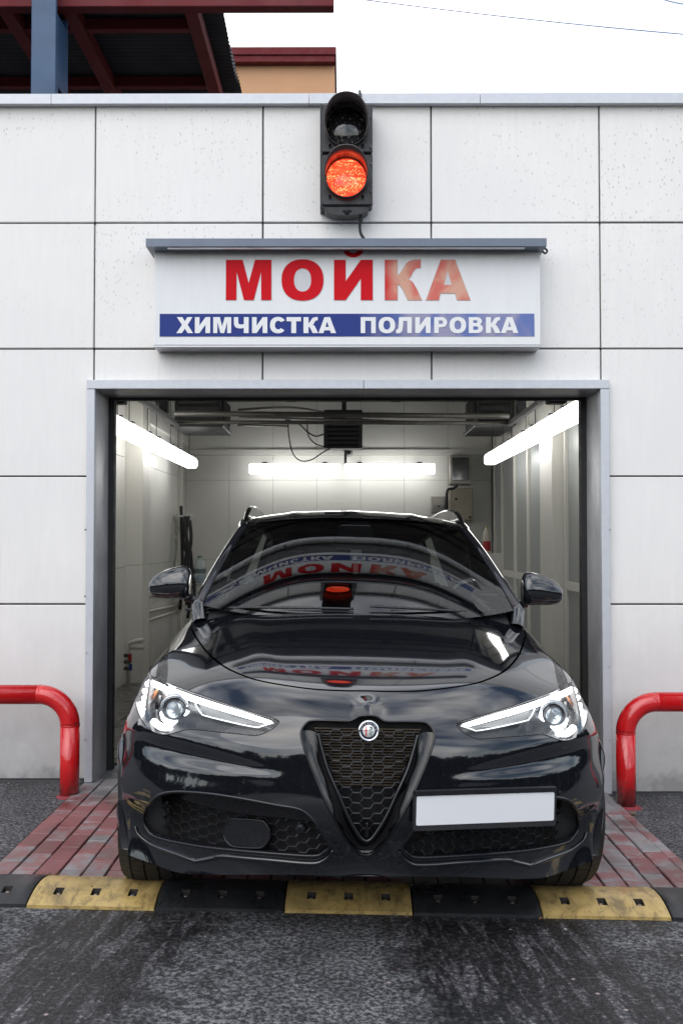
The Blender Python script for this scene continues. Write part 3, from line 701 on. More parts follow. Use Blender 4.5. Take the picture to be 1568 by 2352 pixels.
for i, py in enumerate((292, 409)):
    c = P(795, py, TY - .012); Mx = Matrix.Translation(c) @ Matrix.Rotation(R(90), 4, 'X')
    ln = MB().lathe([(.1125, -.004), (.108, .008), (.085, .018), (.05, .025), (0, .028)], 40).build('lens', (lens_dark, red)[i].m, tl, label=('unlit dark lens', 'glowing red lens')[i])
    ln.matrix_parent_inverse = Matrix.Translation(-tl.location); ln.matrix_local = Mx
    ln.matrix_basis = Mx
    local(MB().lathe([(.113, .0), (.121, .0), (.121, .02), (.113, .02)], 40, Mx, closed=True), 'lens_ring', M['tl'], tl)
    # visor: hood longer at the top, cut away below
    m = MB(); n = 40; vs = []; ro, ri = .122, .117
    for k_ in range(n + 1):
        a_ = R(-38) + (R(256)) * k_ / n; s = math.sin(a_)
        ln_ = .045 + .185 * max(0, min(1, (s + .62) / 1.5)) ** .8
        for r_, y_ in ((ro, 0), (ro, ln_), (ri, ln_), (ri, 0)):
            f_ = 1 + .02 * y_ / .2
            vs.append(c + Vector((r_ * f_ * math.cos(a_), -y_ + .01, r_ * f_ * math.sin(a_) - .06 * y_)))
    fs = [(k_ * 4 + q, k_ * 4 + (q + 1) % 4, k_ * 4 + 4 + (q + 1) % 4, k_ * 4 + 4 + q) for k_ in range(n) for q in range(4)]
    m.add(vs, fs, True); local(m, 'visor', M['visor'], tl)
    for sx in (-1, 1): q = c + Vector((sx * .094, .002, -.108)); local(MB().lathe([(0, -.006), (.006, -.005), (.009, .008)], 8, Matrix.Translation(q) @ Matrix.Rotation(R(90), 4, 'X')), 'bolt', M['tl'], tl)
m = MB(); n = 20
for yy_ in (TY + .01, Y0 - .02):
    m.add([], [])
poly = [(xc - .128, z0 - .002)] + [(xc + .128 * math.cos(R(180 + 180 * k_ / n)), z0 - .006 - .045 * abs(math.sin(R(180 * k_ / n))) ** .7) for k_ in range(1, n)] + [(xc + .128, z0 - .002)]
m = MB().prism(poly, TY + .015, Y0 - .03); local(m, 'bottom_cover', M['tl'], tl)
q = P(797, 489, TY + .03); local(MB().lathe([(.03, 0), (.03, -.012), (.02, -.018), (.02, -.028), (0, -.03)], 14, Matrix.Translation(q + Vector((0, 0, .012)))), 'cable_gland', M['black_plastic'], tl)
local(MB().tube(smooth_curve([P(828, 484, 5.76), P(828, 505, 5.76), P(826, 520, 5.77), P(828, 536, 5.775), P(838, 552, 5.78)], 6), .0085, 8), 'supply_cable', M['cable'], tl)
local(MB().tube(smooth_curve([P(826, 209, 5.80), P(827, 222, 5.775), P(829, 240, 5.77)], 5), .008, 8), 'mounting_hook', M['cable'], tl)
q = P(828, 506, 5.76); local(MB().lathe([(.012, -.005), (.012, .006)], 10, Matrix.Translation(q)), 'cable_tie', M['cable'], tl)

# ================================================================== SIGN
SY = 5.70
x0, z0, x1, z1 = box_px(353.5, 575, 1239.5, 797, SY)
sg = empty('wash_sign', ((x0 + x1) / 2, Y0, z0), label='white sign board with red and blue lettering above the bay', cat='sign')
def sign_mat(name, c, fade=None):
    t = NT(name); v = t.world(); f = t.noise(t.world((1, 1, .12)), 26, 4, .6)
    cc = t.mix(f, tuple(x * .94 for x in c), tuple(min(1, x * 1.04) for x in c)); x_, y_, z_ = t.sep(v)
    if fade:
        g = t.math('ADD', x_, t.math('MULTIPLY', t.math('SUBTRACT', t.noise(v, 5, 3, .5, .7), .5), fade[2]))
        fac = t.ramp(t.math('DIVIDE', t.math('SUBTRACT', g, fade[0]), fade[1]), (0, 0), (1, 1))
        pale = t.mix(t.ramp(t.noise(t.world((1, 1, .8), (2, 0, 5)), 7, 4, .5, .6), (.4, 0), (.6, 1)), fade[3], fade[4])
        cc = t.mix(fac, cc, pale)
    else:
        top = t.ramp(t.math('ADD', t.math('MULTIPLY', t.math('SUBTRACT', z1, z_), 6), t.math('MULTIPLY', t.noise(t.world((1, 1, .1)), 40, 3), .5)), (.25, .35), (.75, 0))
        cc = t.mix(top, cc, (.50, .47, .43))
    t.set(Base_Color=cc, Roughness=.5, Specular_IOR_Level=.12); t.bump(t.noise(v, 80, 3), .1, .001); return t.m
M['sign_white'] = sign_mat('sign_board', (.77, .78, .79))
M['sign_red'] = sign_mat('sign_red', (.58, .004, .012), (.20, .10, .14, (.62, .16, .13), (.64, .36, .27)))
M['sign_blue'] = sign_mat('sign_blue', (.030, .050, .22), (.10, .30, .25, (.13, .18, .42), (.30, .29, .42)))
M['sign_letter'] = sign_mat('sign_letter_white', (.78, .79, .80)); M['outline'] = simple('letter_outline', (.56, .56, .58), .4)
M['cap'] = simple('sign_cap_paint', (.13, .16, .21), .4, .1, 20, .1)
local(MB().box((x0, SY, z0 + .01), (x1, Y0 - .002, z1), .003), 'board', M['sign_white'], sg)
local(MB().box((x0 - .002, SY - .004, z0 - .003), (x1 + .002, Y0 - .002, z0 + .009), .002), 'bottom_rail', M['steel'], sg)
a, b = P(335, 566, SY - .10), P(1254.5, 547, SY - .10)
m = MB(); prof = [(SY - .10, a.z), (SY - .10, b.z), (SY - .06, b.z + .012), (Y0 - .004, b.z + .012), (Y0 - .004, a.z + .0), (SY - .06, a.z + .0)]
vs = [(a.x, y, z) for y, z in prof] + [(b.x, y, z) for y, z in prof]; n = len(prof)
m.add(vs, [(i, (i + 1) % n, n + (i + 1) % n, n + i) for i in range(n)] + [tuple(range(n))[::-1], tuple(range(n, 2 * n))]); local(m, 'rain_cap', M['cap'], sg)
local(MB().box((a.x + .12, SY - .085, a.z - .008), (b.x - .12, SY - .06, a.z - .0005)), 'lamp_slot', M['steel'], sg)
q = P(1251, 576, SY - .05); local(MB().tube(smooth_curve([q + Vector((-.008, 0, .02)), q + Vector((.012, 0, .0)), q + Vector((0, 0, -.015)), q + Vector((-.015, 0, -.003))], 5), .006, 6), 'cord_loop', M['cable'], sg)
bx0, bz0, bx1, bz1 = box_px(367, 720.5, 1226, 773, SY)
local(MB().box((bx0, SY - .0025, bz0), (bx1, SY - .0005, bz1)), 'blue_band', M['sign_blue'], sg)
def ell(cx, cy, rx, ry, a0, a1, n, e=2.0):
    o = []
    for i in range(n + 1):
        a_ = R(a0 + (a1 - a0) * i / n); c_, s_ = math.cos(a_), math.sin(a_)
        o.append((cx + rx * math.copysign(abs(c_) ** (2 / e), c_), cy + ry * math.copysign(abs(s_) ** (2 / e), s_)))
    return o
K_ = [(.311, .61), (.375, .66), (.454, .79), (.533, .92), (.60, .965), (.66, .985), (.76, 1.005), (.883, 1.01), (.883, .80), (.80, .79), (.756, .777), (.69, .70), (.644, .587), (.575, .524), (.69, .444), (.787, .27), (.908, 0), (.565, 0), (.454, .245), (.375, .37), (.311, .39), (.311, 0), (0, 0), (0, 1), (.311, 1)]
G = {
 'М': ([(0, 0), (0, 1), (.41, 1), (.56, .42), (.717, 1), (1.12, 1), (1.12, 0), (.873, 0), (.866, .70), (.686, 0), (.447, 0), (.264, .70), (.257, 0)], []),
 'О': (ell(.516, .5, .516, .513, 0, 354, 40, 2.25), [ell(.516, .5, .211, .287, 0, 350, 28, 2.25)]),
 'И': ([(0, 0), (0, 1), (.286, 1), (.286, .467), (.66, 1), (.952, 1), (.952, 0), (.66, 0), (.66, .533), (.286, 0)], []),
 'К': (K_, []),
 'А': ([(0, 0), (.365, 1), (.714, 1), (1.086, 0), (.762, 0), (.714, .17), (.349, .17), (.311, 0)], [[(.533, .72), (.435, .38), (.635, .38)]]),
 'Х': ([(0, 0), (.35, .51), (.03, 1), (.37, 1), (.52, .74), (.68, 1), (1.0, 1), (.70, .52), (1.04, 0), (.70, 0), (.53, .28), (.34, 0)], []),
 'Ч': ([(0, 1), (.27, 1), (.27, .68), (.29, .59), (.36, .545), (.46, .54), (.62, .56), (.62, 1), (.92, 1), (.92, 0), (.62, 0), (.62, .32), (.44, .29), (.26, .30), (.11, .36), (.03, .46), (0, .60)], []),
 'С': (ell(.50, .5, .50, .513, 32, 322, 30, 2.2) + ell(.52, .5, .21, .27, 318, 42, 24, 2.2), []),
 'Т': ([(0, 1), (.9, 1), (.9, .74), (.60, .74), (.60, 0), (.30, 0), (.30, .74), (0, .74)], []),
 'П': ([(0, 0), (0, 1), (.936, 1), (.936, 0), (.656, 0), (.656, .77), (.28, .77), (.28, 0)], []),
 'Л': ([(0, .0), (0, .2), (.09, .22), (.15, .32), (.17, .6), (.18, 1), (.98, 1), (.98, 0), (.70, 0), (.70, .76), (.45, .76), (.43, .4), (.38, .13), (.28, .01), (.13, -.02)], []),
 'Р': ([(0, 0), (0, 1)] + ell(.48, .68, .32, .32, 90, -90, 14) + [(.28, .36), (.28, 0)], [[(.28, .79)] + ell(.46, .68, .09, .11, 90, -90, 8) + [(.28, .57)]]),
 'В': ([(0, 0), (0, 1)] + ell(.50, .745, .32, .255, 90, -50, 10) + ell(.54, .285, .34, .285, 50, -90, 12), [[(.28, .80)] + ell(.46, .715, .08, .085, 90, -90, 8) + [(.28, .63)], [(.28, .42)] + ell(.49, .31, .10, .11, 90, -90, 8) + [(.28, .20)]]),
}
def letter(ch, px, base, capx, mat, y, outline=False):
    o_ = P(px, base, SY); s = P(px, base - capx, SY).z - o_.z; poly, holes = G[ch]
    f = lambda l, g=0: [(o_.x + a_ * s, o_.z + b_ * s) for a_, b_ in l]
    if outline:
        # thin pale cut line round the foil letter
        poly2 = f(poly); cxx = sum(p[0] for p in poly2) / len(poly2); n = len(poly2); off = []
        ar = sum(poly2[i][0] * poly2[(i + 1) % n][1] - poly2[(i + 1) % n][0] * poly2[i][1] for i in range(n)); sg_ = 1 if ar > 0 else -1
        for i in range(n):
            p0, p1, p2 = Vector(poly2[i - 1]), Vector(poly2[i]), Vector(poly2[(i + 1) % n])
            d1 = (p1 - p0).normalized(); d2 = (p2 - p1).normalized(); n1 = Vector((d1.y, -d1.x)) * sg_; n2_ = Vector((d2.y, -d2.x)) * sg_
            q_ = (n1 + n2_); q_ = q_ / max(.35, q_.length_squared / 2) ; off.append(tuple(p1 + q_ * .0032 if q_.length < 3 else p1))
        try: ol = MB().prism(off, SY - .0014, SY - .0004); oo = True
        except Exception: oo = False
    l = local(MB().prism(f(poly), y - .0015, y, holes=[f(h_) for h_ in holes]), 'letter', mat, sg)
    if outline and oo: 
        e = ol.build('letter_edge', M['outline'], l); e.matrix_parent_inverse = Matrix.Translation(-sg.location)
        e.matrix_parent_inverse = Matrix.Identity(4)
    return l
for ch, px in (('М', 519), ('О', 646.7), ('И', 767), ('К', 883.4), ('А', 978)): letter(ch, px, 689.5, 92.3, M['sign_red'], SY - .002, True)
o_ = P(767, 689.5, SY); s = P(767, 597.2, SY).z - o_.z
br = ell(.476, 1.27, .254, .207, 180, 360, 16) + ell(.476, 1.27, .13, .10, 360, 180, 12)
local(MB().prism([(o_.x + a_ * s, o_.z + b_ * s) for a_, b_ in br], SY - .0035, SY - .0005), 'letter_breve', M['sign_red'], sg)
for ch, px in zip('ХИМЧИСТКАПОЛИРОВКА', (405.6, 448, 490, 537.4, 579, 620, 658, 697, 731.4, 828, 869, 909, 953, 996.5, 1031.6, 1075.6, 1115, 1149.4)):
    letter(ch, px, 765.4, 36.6, M['sign_letter'], SY - .0035)

# ================================================================== RED PIPE BARRIERS
def redmat():
    t = NT('red_gloss_paint'); v = t.world(); f = t.noise(v, 14, 4)
    c = t.mix(f, (.50, .008, .012), (.62, .014, .016))
    z = t.sep(v)[2]; low = t.math('ADD', z, t.math('MULTIPLY', t.math('SUBTRACT', t.noise(v, 35, 5, .7), .5), .28))
    c = t.mix(t.ramp(low, (.0, 1), (.07, .5), (.12, 0)), c, (.10, .02, .02))
    ch = t.ramp(t.noise(v, 28, 3, .6), (.71, 0), (.73, 1)); c = t.mix(ch, c, (.06, .025, .02))
    t.set(Base_Color=c, Roughness=.2, Coat_Weight=.6, Coat_Roughness=.08)
    h_ = t.math('SUBTRACT', t.math('ADD', t.noise(v, 26, 3), t.math('MULTIPLY', t.noise(v, 110, 3), .25)), t.math('MULTIPLY', ch, .6)); t.bump(h_, .30, .006); return t.m
M['red'] = redmat()
def barrier(xp, top, yv, sgn, xend, label):
    base = gz(xp); o = empty('pipe_barrier', (xp, yv, base), label=label, cat='barrier'); r_ = .0535; br_ = .17
    H = top - base - r_
    pts = [(0, 0, -.05), (0, 0, H - br_ - .001)]
    MB().tube(pts, r_, 28).build('post', M['red'], o)
    n = 14; el_ = [(sgn * br_ * (1 - math.cos(R(90 * k / n))), 0, H - br_ + br_ * math.sin(R(90 * k / n))) for k in range(n + 1)]
    MB().tube([(0, 0, H - br_)] + el_[1:], r_ * 1.008, 28).build('elbow', M['red'], o)
    L_ = abs(xend - xp)
    MB().tube([(sgn * (br_ + .001), 0, H), (sgn * (L_ - br_), 0, H)], r_, 28).build('top_rail', M['red'], o)
    MB().tube([(sgn * L_, 0, -.05), (sgn * L_, 0, H - br_)] , r_, 28).build('post', M['red'], o)
    el2 = [(sgn * (L_ - br_ * (1 - math.cos(R(90 * k / n)))), 0, H - br_ + br_ * math.sin(R(90 * k / n))) for k in range(n + 1)]
    MB().tube(el2, r_ * 1.008, 28).build('elbow', M['red'], o)
    for z_ in (H - br_,):
        MB().tube([(0, 0, z_ - .006), (0, 0, z_), (0, 0, z_ + .006)], [r_, r_ * 1.04, r_], 28, caps=False).build('weld_seam', M['red'], o)
    MB().tube([(sgn * (br_ - .006), 0, H), (sgn * br_, 0, H), (sgn * (br_ + .006), 0, H)], [r_, r_ * 1.04, r_], 28, caps=False).build('weld_seam', M['red'], o)
    MB().lathe([(r_ * 1.0, .012), (r_ * 1.15, .004), (r_ * 1.6, -.002)], 24).build('paint_spill', simple('spilt_red', (.22, .02, .03), .6, 0, 60, .4), o)
Lp = P(160, 1826, 5.56); Rp = P(1437, 1842, 5.56)
barrier(Lp.x, P(100, 1573, 5.56).z, 5.56, -1, -3.6, 'red painted pipe barrier on the asphalt left of the bay')
barrier(Rp.x, P(1500, 1590, 5.56).z, 5.56, 1, 3.7, 'red painted pipe barrier on the asphalt right of the bay')

# ================================================================== SPEED BUMP
def bump_mat(name, a_, b_, dirt):
    t = NT(name); v = t.world(); c = t.mix(t.noise(v, 10, 5, .6), a_, b_)
    c = t.mix(t.ramp(t.noise(v, 5.5, 5, .65, .8), (.48, 0), (.68, .6)), c, dirt)
    c = t.mix(t.ramp(t.noise(v, 75, 3, .7), (.64, 0), (.68, .9)), c, (.035, .026, .015))
    c = t.mix(t.ramp(t.noise(t.world((1, .3, 1)), 24, 5, .7, .4), (.50, 0), (.64, .65)), c, dirt)
    t.set(Base_Color=c, Roughness=t.ramp(t.noise(v, 6, 4), (.35, .22), (.6, .55))); t.bump(t.noise(v, 120, 4, .6), .3, .003); return t.m
M['yellow'] = bump_mat('yellow_rubber', (.38, .26, .085), (.50, .36, .14), (.10, .07, .035)); M['blackr'] = bump_mat('black_rubber', (.012, .012, .014), (.030, .030, .033), (.008, .012, .012))
M['pit'] = simple('dark_recess', (.016, .013, .010), .7, 0, 60, .4)  # bolt recesses coloured darker than the rubber around them
sb = empty('speed_bump', (0, 3.9, 0), (0, -SL, 0), label='yellow and black rubber speed bump in front of the car', cat='speed bump')
BW, BH = .335, .047
def prof(y):                   # y across the bump 0..BW
    t_ = min(y, BW - y) / (BW / 2); return .012 + (BH - .012) * math.sin(min(1, t_ * 1.05) * math.pi / 2) ** .9
hy0, hy1 = .060, .108
ysm = sorted(set([0, .015, .03, .045, hy0, .084, hy1, .13, .155, .18, .21, .24, .27, .295, .315, BW])); L_ = .494
hx = [(.083, .118), (.230, .265), (.377, .412)]
xsm = sorted(set([0, .004, L_ - .004, L_] + [v for h_ in hx for v in h_] + [.04, .17, .32, .45]))
def seg_mesh(mat):
    m = MB(); idx = {}; vs = []
    for i, x in enumerate(xsm):
        for j, y in enumerate(ysm):
            z = prof(y) - (.003 if i in (0, len(xsm) - 1) else 0); idx[i, j] = len(vs); vs.append((x, y, z))
    fs = []
    for i in range(len(xsm) - 1):
        for j in range(len(ysm) - 1):
            if any(abs(xsm[i] - h_[0]) < 1e-6 for h_ in hx) and ysm[j] >= hy0 - 1e-6 and ysm[j + 1] <= hy1 + 1e-6: continue
            fs.append((idx[i, j], idx[i + 1, j], idx[i + 1, j + 1], idx[i, j + 1]))
    m.add(vs, fs, True)
    for i in (0, len(xsm) - 1):                       # ends
        b_ = [vs[idx[i, j]] for j in range(len(ysm))] + [(xsm[i], BW, -.02), (xsm[i], 0, -.02)]; m.add(b_, [tuple(range(len(b_)))[::(1 if i else -1)]])
    m.add([(0, 0, -.02), (L_, 0, -.02), (L_, 0, prof(0)), (0, 0, prof(0))], [(0, 1, 2, 3)]); m.add([(0, BW, -.02), (L_, BW, -.02), (L_, BW, prof(BW)), (0, BW, prof(BW))], [(3, 2, 1, 0)])
    for a_, b_ in hx:
        za, zb = prof(hy0), prof(hy1); zz = .006; zc = prof(.084)
        m.add([(a_, hy0, za), (b_, hy0, za), (b_, hy1, zb), (a_, hy1, zb), (a_ + .003, hy0 + .003, zz), (b_ - .003, hy0 + .003, zz), (b_ - .003, hy1 - .003, zz), (a_ + .003, hy1 - .003, zz), (a_, .084, zc), (b_, .084, zc)],
              [(0, 1, 5, 4), (3, 7, 6, 2), (0, 4, 7, 3, 8), (1, 9, 2, 6, 5), (4, 5, 6, 7)], mi=1)
    return m.mesh('segment', [mat, M['pit']])
sy_, sk_ = seg_mesh(M['yellow']), seg_mesh(M['blackr'])
bolt = MB().lathe([(.0095, 0), (.0095, .020), (.007, .023), (.0, .024)], 6, smooth=False); bolt.lathe([(.015, 0), (.015, .012), (.0095, .012)], 12); M['bolt'] = simple('rusty_bolt', (.30, .24, .21), .45, .7, 60, .4); bme = bolt.mesh('bolt', M['bolt'])
for k in range(-6, 7):
    yel = (k % 2 == 0)
    o = mesh_obj('segment', sy_ if yel else sk_, sb, loc=(k * .5 - .23 + .0, random.uniform(-.004, .004) - .0, .001), rot=(0, 0, random.uniform(-.006, .006)))
    o['label'] = 'yellow rubber segment' if yel else 'black rubber segment'
    for a_, b_ in hx: mesh_obj('bolt', bme, o, loc=((a_ + b_) / 2 + random.uniform(-.003, .003), .084 + random.uniform(-.003, .003), .006), rot=(0, 0, random.random()))

# ================================================================== CANOPY, BUILDING AND WIRES BEHIND
M['red_steel'] = simple('dark_red_steel', (.12, .008, .012), .75, 0, 6, .3); M['blue_steel'] = simple('blue_steel', (.025, .07, .15), .45, 0, 6, .25)
M['corr'] = simple('corrugated_sheet', (.028, .027, .030), .6, .1, 8, .3)
cz = 6.0
cbase=0
cn = empty('canopy', (-6.0, 9.2, 4.06), label='dark corrugated canopy on red beams behind the parapet', cat='canopy')
D1 = 8.5; zb_ = P(760, 14, D1).z
def cbox(name, a_, b_, mat): return local(MB().box(a_, b_, .006), name, mat, cn)
xr = P(766.5, 10, D1).x
cbox('front_beam', (-9, D1, zb_), (xr, D1 + .12, zb_ + .42), M['red_steel'])
xe = P(500, 15, D1 + .2).x
for px, py in ((18, 20), (162, 20), (441, 20)):
    x = P(px, py, D1 + .2).x; m = MB().box((x - .06, D1 + .12, zb_ + .02), (x + .06, 10.5, zb_ + .16), .006); local(m, 'rafter', M['red_steel'], cn)
for y in (9.0, 10.15): cbox('purlin', (-9, y, zb_ + .06), (xe - .22, y + .08, zb_ + .165), M['red_steel'])
m = MB(); xs_ = []; n = 90; y0_, y1_ = D1 + .13, 10.9; vs = []
for k in range(n * 4 + 1):
    y = y0_ + (y1_ - y0_) * k / (n * 4); z = zb_ + .21 + .022 * math.sin(k * math.pi / 6)
    vs += [(-9, y, z), (xe + .015 * math.sin(k * .5), y, z)]
m.add(vs, [(2 * i, 2 * i + 1, 2 * i + 3, 2 * i + 2) for i in range(n * 4)], True); vs2 = [(x, y, z + .01) for x, y, z in vs]; m.add(vs2, [(2 * i + 2, 2 * i + 3, 2 * i + 1, 2 * i) for i in range(n * 4)], True)
m.add([vs[1], vs[-1], vs2[-1], vs2[1]], [])
local(m, 'corrugated_roof', M['corr'], cn)
a_, b_ = P(72, 100, 8.38), P(129, 100, 8.38); 
for nm, q0, q1 in (('column_flange', (a_.x, 8.38, 4.06), (b_.x, 8.42, zb_ + .35)), ('column_flange', (a_.x, 8.72, 4.06), (b_.x, 8.76, zb_ + .0)), ('column_web', (a_.x + .05, 8.421, 4.06), (a_.x + .08, 8.719, zb_))): cbox(nm, q0, q1, M['blue_steel'])
for z in (3.9, 5.35): cbox('column_plate', (b_.x - .02, 8.421, z), (b_.x, 8.719, z + .62), M['blue_steel'])
cbox('column_lacing', (b_.x - .015, 8.421, 4.4), (b_.x - .002, 8.47, 5.4), M['blue_steel']); cbox('column_lacing', (b_.x - .015, 8.67, 4.4), (b_.x - .002, 8.719, 5.4), M['blue_steel'])
# ochre block
M['ochre'] = simple('ochre_render', (.55, .31, .17), .8, 0, 3, .08); M['flash'] = simple('red_flashing', (.12, .008, .012), .8)
DO = 11.2; x0 = P(470, 200, DO).x; x1 = P(768, 200, DO).x; zt = P(700, 133, DO).z
ob = empty('ochre_building', (x0, DO, 4.06), label='ochre rendered building with dark red roof edge behind the parapet', cat='building')
local(MB().box((x0, DO, 4.06), (x1, DO + 2.5, zt)), 'wall', M['ochre'], ob)
local(MB().box((x0, DO - .12, zt - .02), (x1 + .02, DO + 2.6, zt + .07), .006), 'roof_edge', M['flash'], ob); local(MB().box((x0, DO - .10, zt - .09), (x1 + .004, DO - .002, zt - .022)), 'fascia', M['flash'], ob)
M['wire'] = simple('wire', (.20, .24, .38), .5)
for k, (p0, p1, D_) in enumerate((((790, -2), (1575, 84), 22), ((1490, -10), (1580, 15), 24))):
    a_, b_ = P(*p0, D_), P(*p1, D_); d_ = (b_ - a_); pts = [a_ + d_ * (t_ / 12 * 1.6 - .3) + Vector((0, 0, -.0 + .12 * ((t_ / 6 - 1) ** 2))) for t_ in range(13)]
    thing1(MB().tube(pts, .011, 6), 'overhead_wire', M['wire'], ('long thin overhead wire crossing the sky above the facade', 'short thin overhead wire in the top right corner of sky')[k], 'wire')
# ================================================================== SMALL LITTER
def leaf(x, y, s, rz, c, label):
    m = MB(); pts = [(-1, 0, 0), (-.5, .4, .15), (0, .3, .05), (.4, .55, .25), (1, .1, .1), (.5, -.3, .2), (0, -.45, .1), (-.5, -.25, .2)]
    vs = [(a_ * s, b_ * s, c_ * s + .004) for a_, b_, c_ in pts] + [(0, 0, .06 * s + .003)]; m.add(vs, [(i, (i + 1) % 8, 8) for i in range(8)], True)
    vs2 = [(a_, b_, c_ - .002) for a_, b_, c_ in vs]; m.add(vs2, [((i + 1) % 8, i, 8) for i in range(8)], True)
    o = m.build('fallen_leaf', simple('leaf_%d' % int(x * 100), c, .6, 0, 60, .3), label=label, cat='leaf'); o.location = (x, y, gz(x)); o.rotation_euler = (0, 0, rz)
def gp(px, py):
    d_ = ray(px, py); z = 0
    for _ in range(4): k_ = (z - CAMH) / d_.z; z = gz(d_.x * k_)
    return d_.x * k_, d_.y * k_
x, y = gp(1449, 1872); leaf(x, y, .032, .3, (.20, .12, .07), 'curled brown leaf beside the right edge of brick paving')
x, y = gp(1241, 2112); leaf(x, y, .014, 1, (.30, .15, .10), 'tiny tan leaf just in front of right yellow bump segment')
x, y = gp(1298, 2137); leaf(x, y, .009, 2, (.5, .45, .42), 'pale bit of leaf on asphalt right of centre')
x, y = gp(1458, 1822); leaf(x, y, .012, .5, (.75, .75, .75), 'small white scrap at the foot of right barrier')
g = MB(); rr_ = random.Random(3)
for k in range(90):
    px = rr_.uniform(100, 152); x, y = gp(px, 2001 + rr_.uniform(-3, 3)); y = 4.215 + rr_.uniform(-.015, .015); h_ = rr_.uniform(.015, .045); a_ = rr_.uniform(0, 6.28); q = Vector((math.cos(a_), math.sin(a_), 0)); t_ = Vector((rr_.uniform(-.02, .02), rr_.uniform(-.02, .02), h_)); o_ = Vector((x, y, gz(x)))
    g.add([o_ - q * .0015, o_ + q * .0015, o_ + t_ * .6 + q * .001, o_ + t_], [(0, 1, 2), (0, 2, 3)])
g.build('dry_grass', simple('dry_grass', (.12, .10, .05), .8), kind='stuff', label='dry grass tuft behind the left yellow bump segment')
# ================================================================== CAR
# local frame: x right in the picture, y from the nose towards the tail, z up
CARL = Vector((.070, 3.42, -.0013)); CARR = (0, -SL, R(1.15))
CM = Matrix.Translation(CARL) @ (Matrix.Rotation(CARR[2], 4, 'Z') @ Matrix.Rotation(CARR[1], 4, 'Y'))
car = empty('car', CARL, (0, CARR[1], CARR[2]), label='glossy black sport utility car parked nose out of the wash bay', cat='car')
Wc = Matrix.Rotation(CARR[2], 4, 'Z') @ Matrix.Rotation(CARR[1], 4, 'Y'); car.rotation_euler = Wc.to_euler()
CMi = CM.inverted(); _Rw = np.array(CM.to_3x3()); _Tw = np.array(CM.translation)
_camR = np.array(_ry)          # columns: right, forward, up
def to_px(p):                  # p (N,3) local -> px
    wpt = p @ _Rw.T + _Tw - np.array([0, 0, CAMH]); c = wpt @ _camR
    return np.stack([784 + F * c[:, 0] / c[:, 1], 1176 - F * c[:, 2] / c[:, 1]], 1)
def lp(px, py, y):             # photo point on the local plane y = const
    d = CMi.to_3x3() @ ray(px, py); o = CMi @ Vector((0, 0, CAMH)); k = (y - o.y) / d.y
    return o + d * k

# ---- B-spline surface --------------------------------------------------
def bspl(n, t):
    """cubic clamped-uniform basis rows for parameters t in [0, n-1] -> (len(t), n) weights"""
    kn = np.concatenate([[0] * 3, np.linspace(0, n - 1, n - 2), [n - 1] * 3]); m = len(kn) - 1
    t = np.clip(t, 0, n - 1 - 1e-9); B = ((kn[:-1][None] <= t[:, None]) & (t[:, None] < kn[1:][None])).astype(float)
    for p in range(1, 4):
        nb_ = np.zeros((len(t), m - p))
        for i in range(m - p):
            a_ = kn[i + p] - kn[i]; b_ = kn[i + p + 1] - kn[i + 1]
            if a_ > 0: nb_[:, i] += (t - kn[i]) / a_ * B[:, i]
            if b_ > 0: nb_[:, i] += (kn[i + p + 1] - t) / b_ * B[:, i + 1]
        B = nb_
    return B
_tab = {}
def bsp4(n, t):
    """four non-zero weights and first index, from cubic pieces tabulated once"""
    if n not in _tab:
        kn = np.concatenate([[0], np.linspace(0, n - 1, n - 2), ])[1:]; ns = len(kn) - 1; co = np.zeros((ns, 4, 4))
        for k in range(ns):
            tt = kn[k] + (kn[k + 1] - kn[k]) * np.array([.05, .35, .65, .95]); w_ = bspl(n, tt)[:, k:k + 4]; V_ = np.vander((tt - kn[k]) / (kn[k + 1] - kn[k]), 4, increasing=True)
            co[k] = np.linalg.solve(V_, w_)
        _tab[n] = (kn, co)
    kn, co = _tab[n]; h_ = kn[1] - kn[0]; k = np.clip((t / h_).astype(int), 0, len(kn) - 2); x = t / h_ - k; X_ = np.stack([np.ones_like(x), x, x * x, x ** 3], 1)
    return k, np.einsum('ni,nij->nj', X_, co[k])
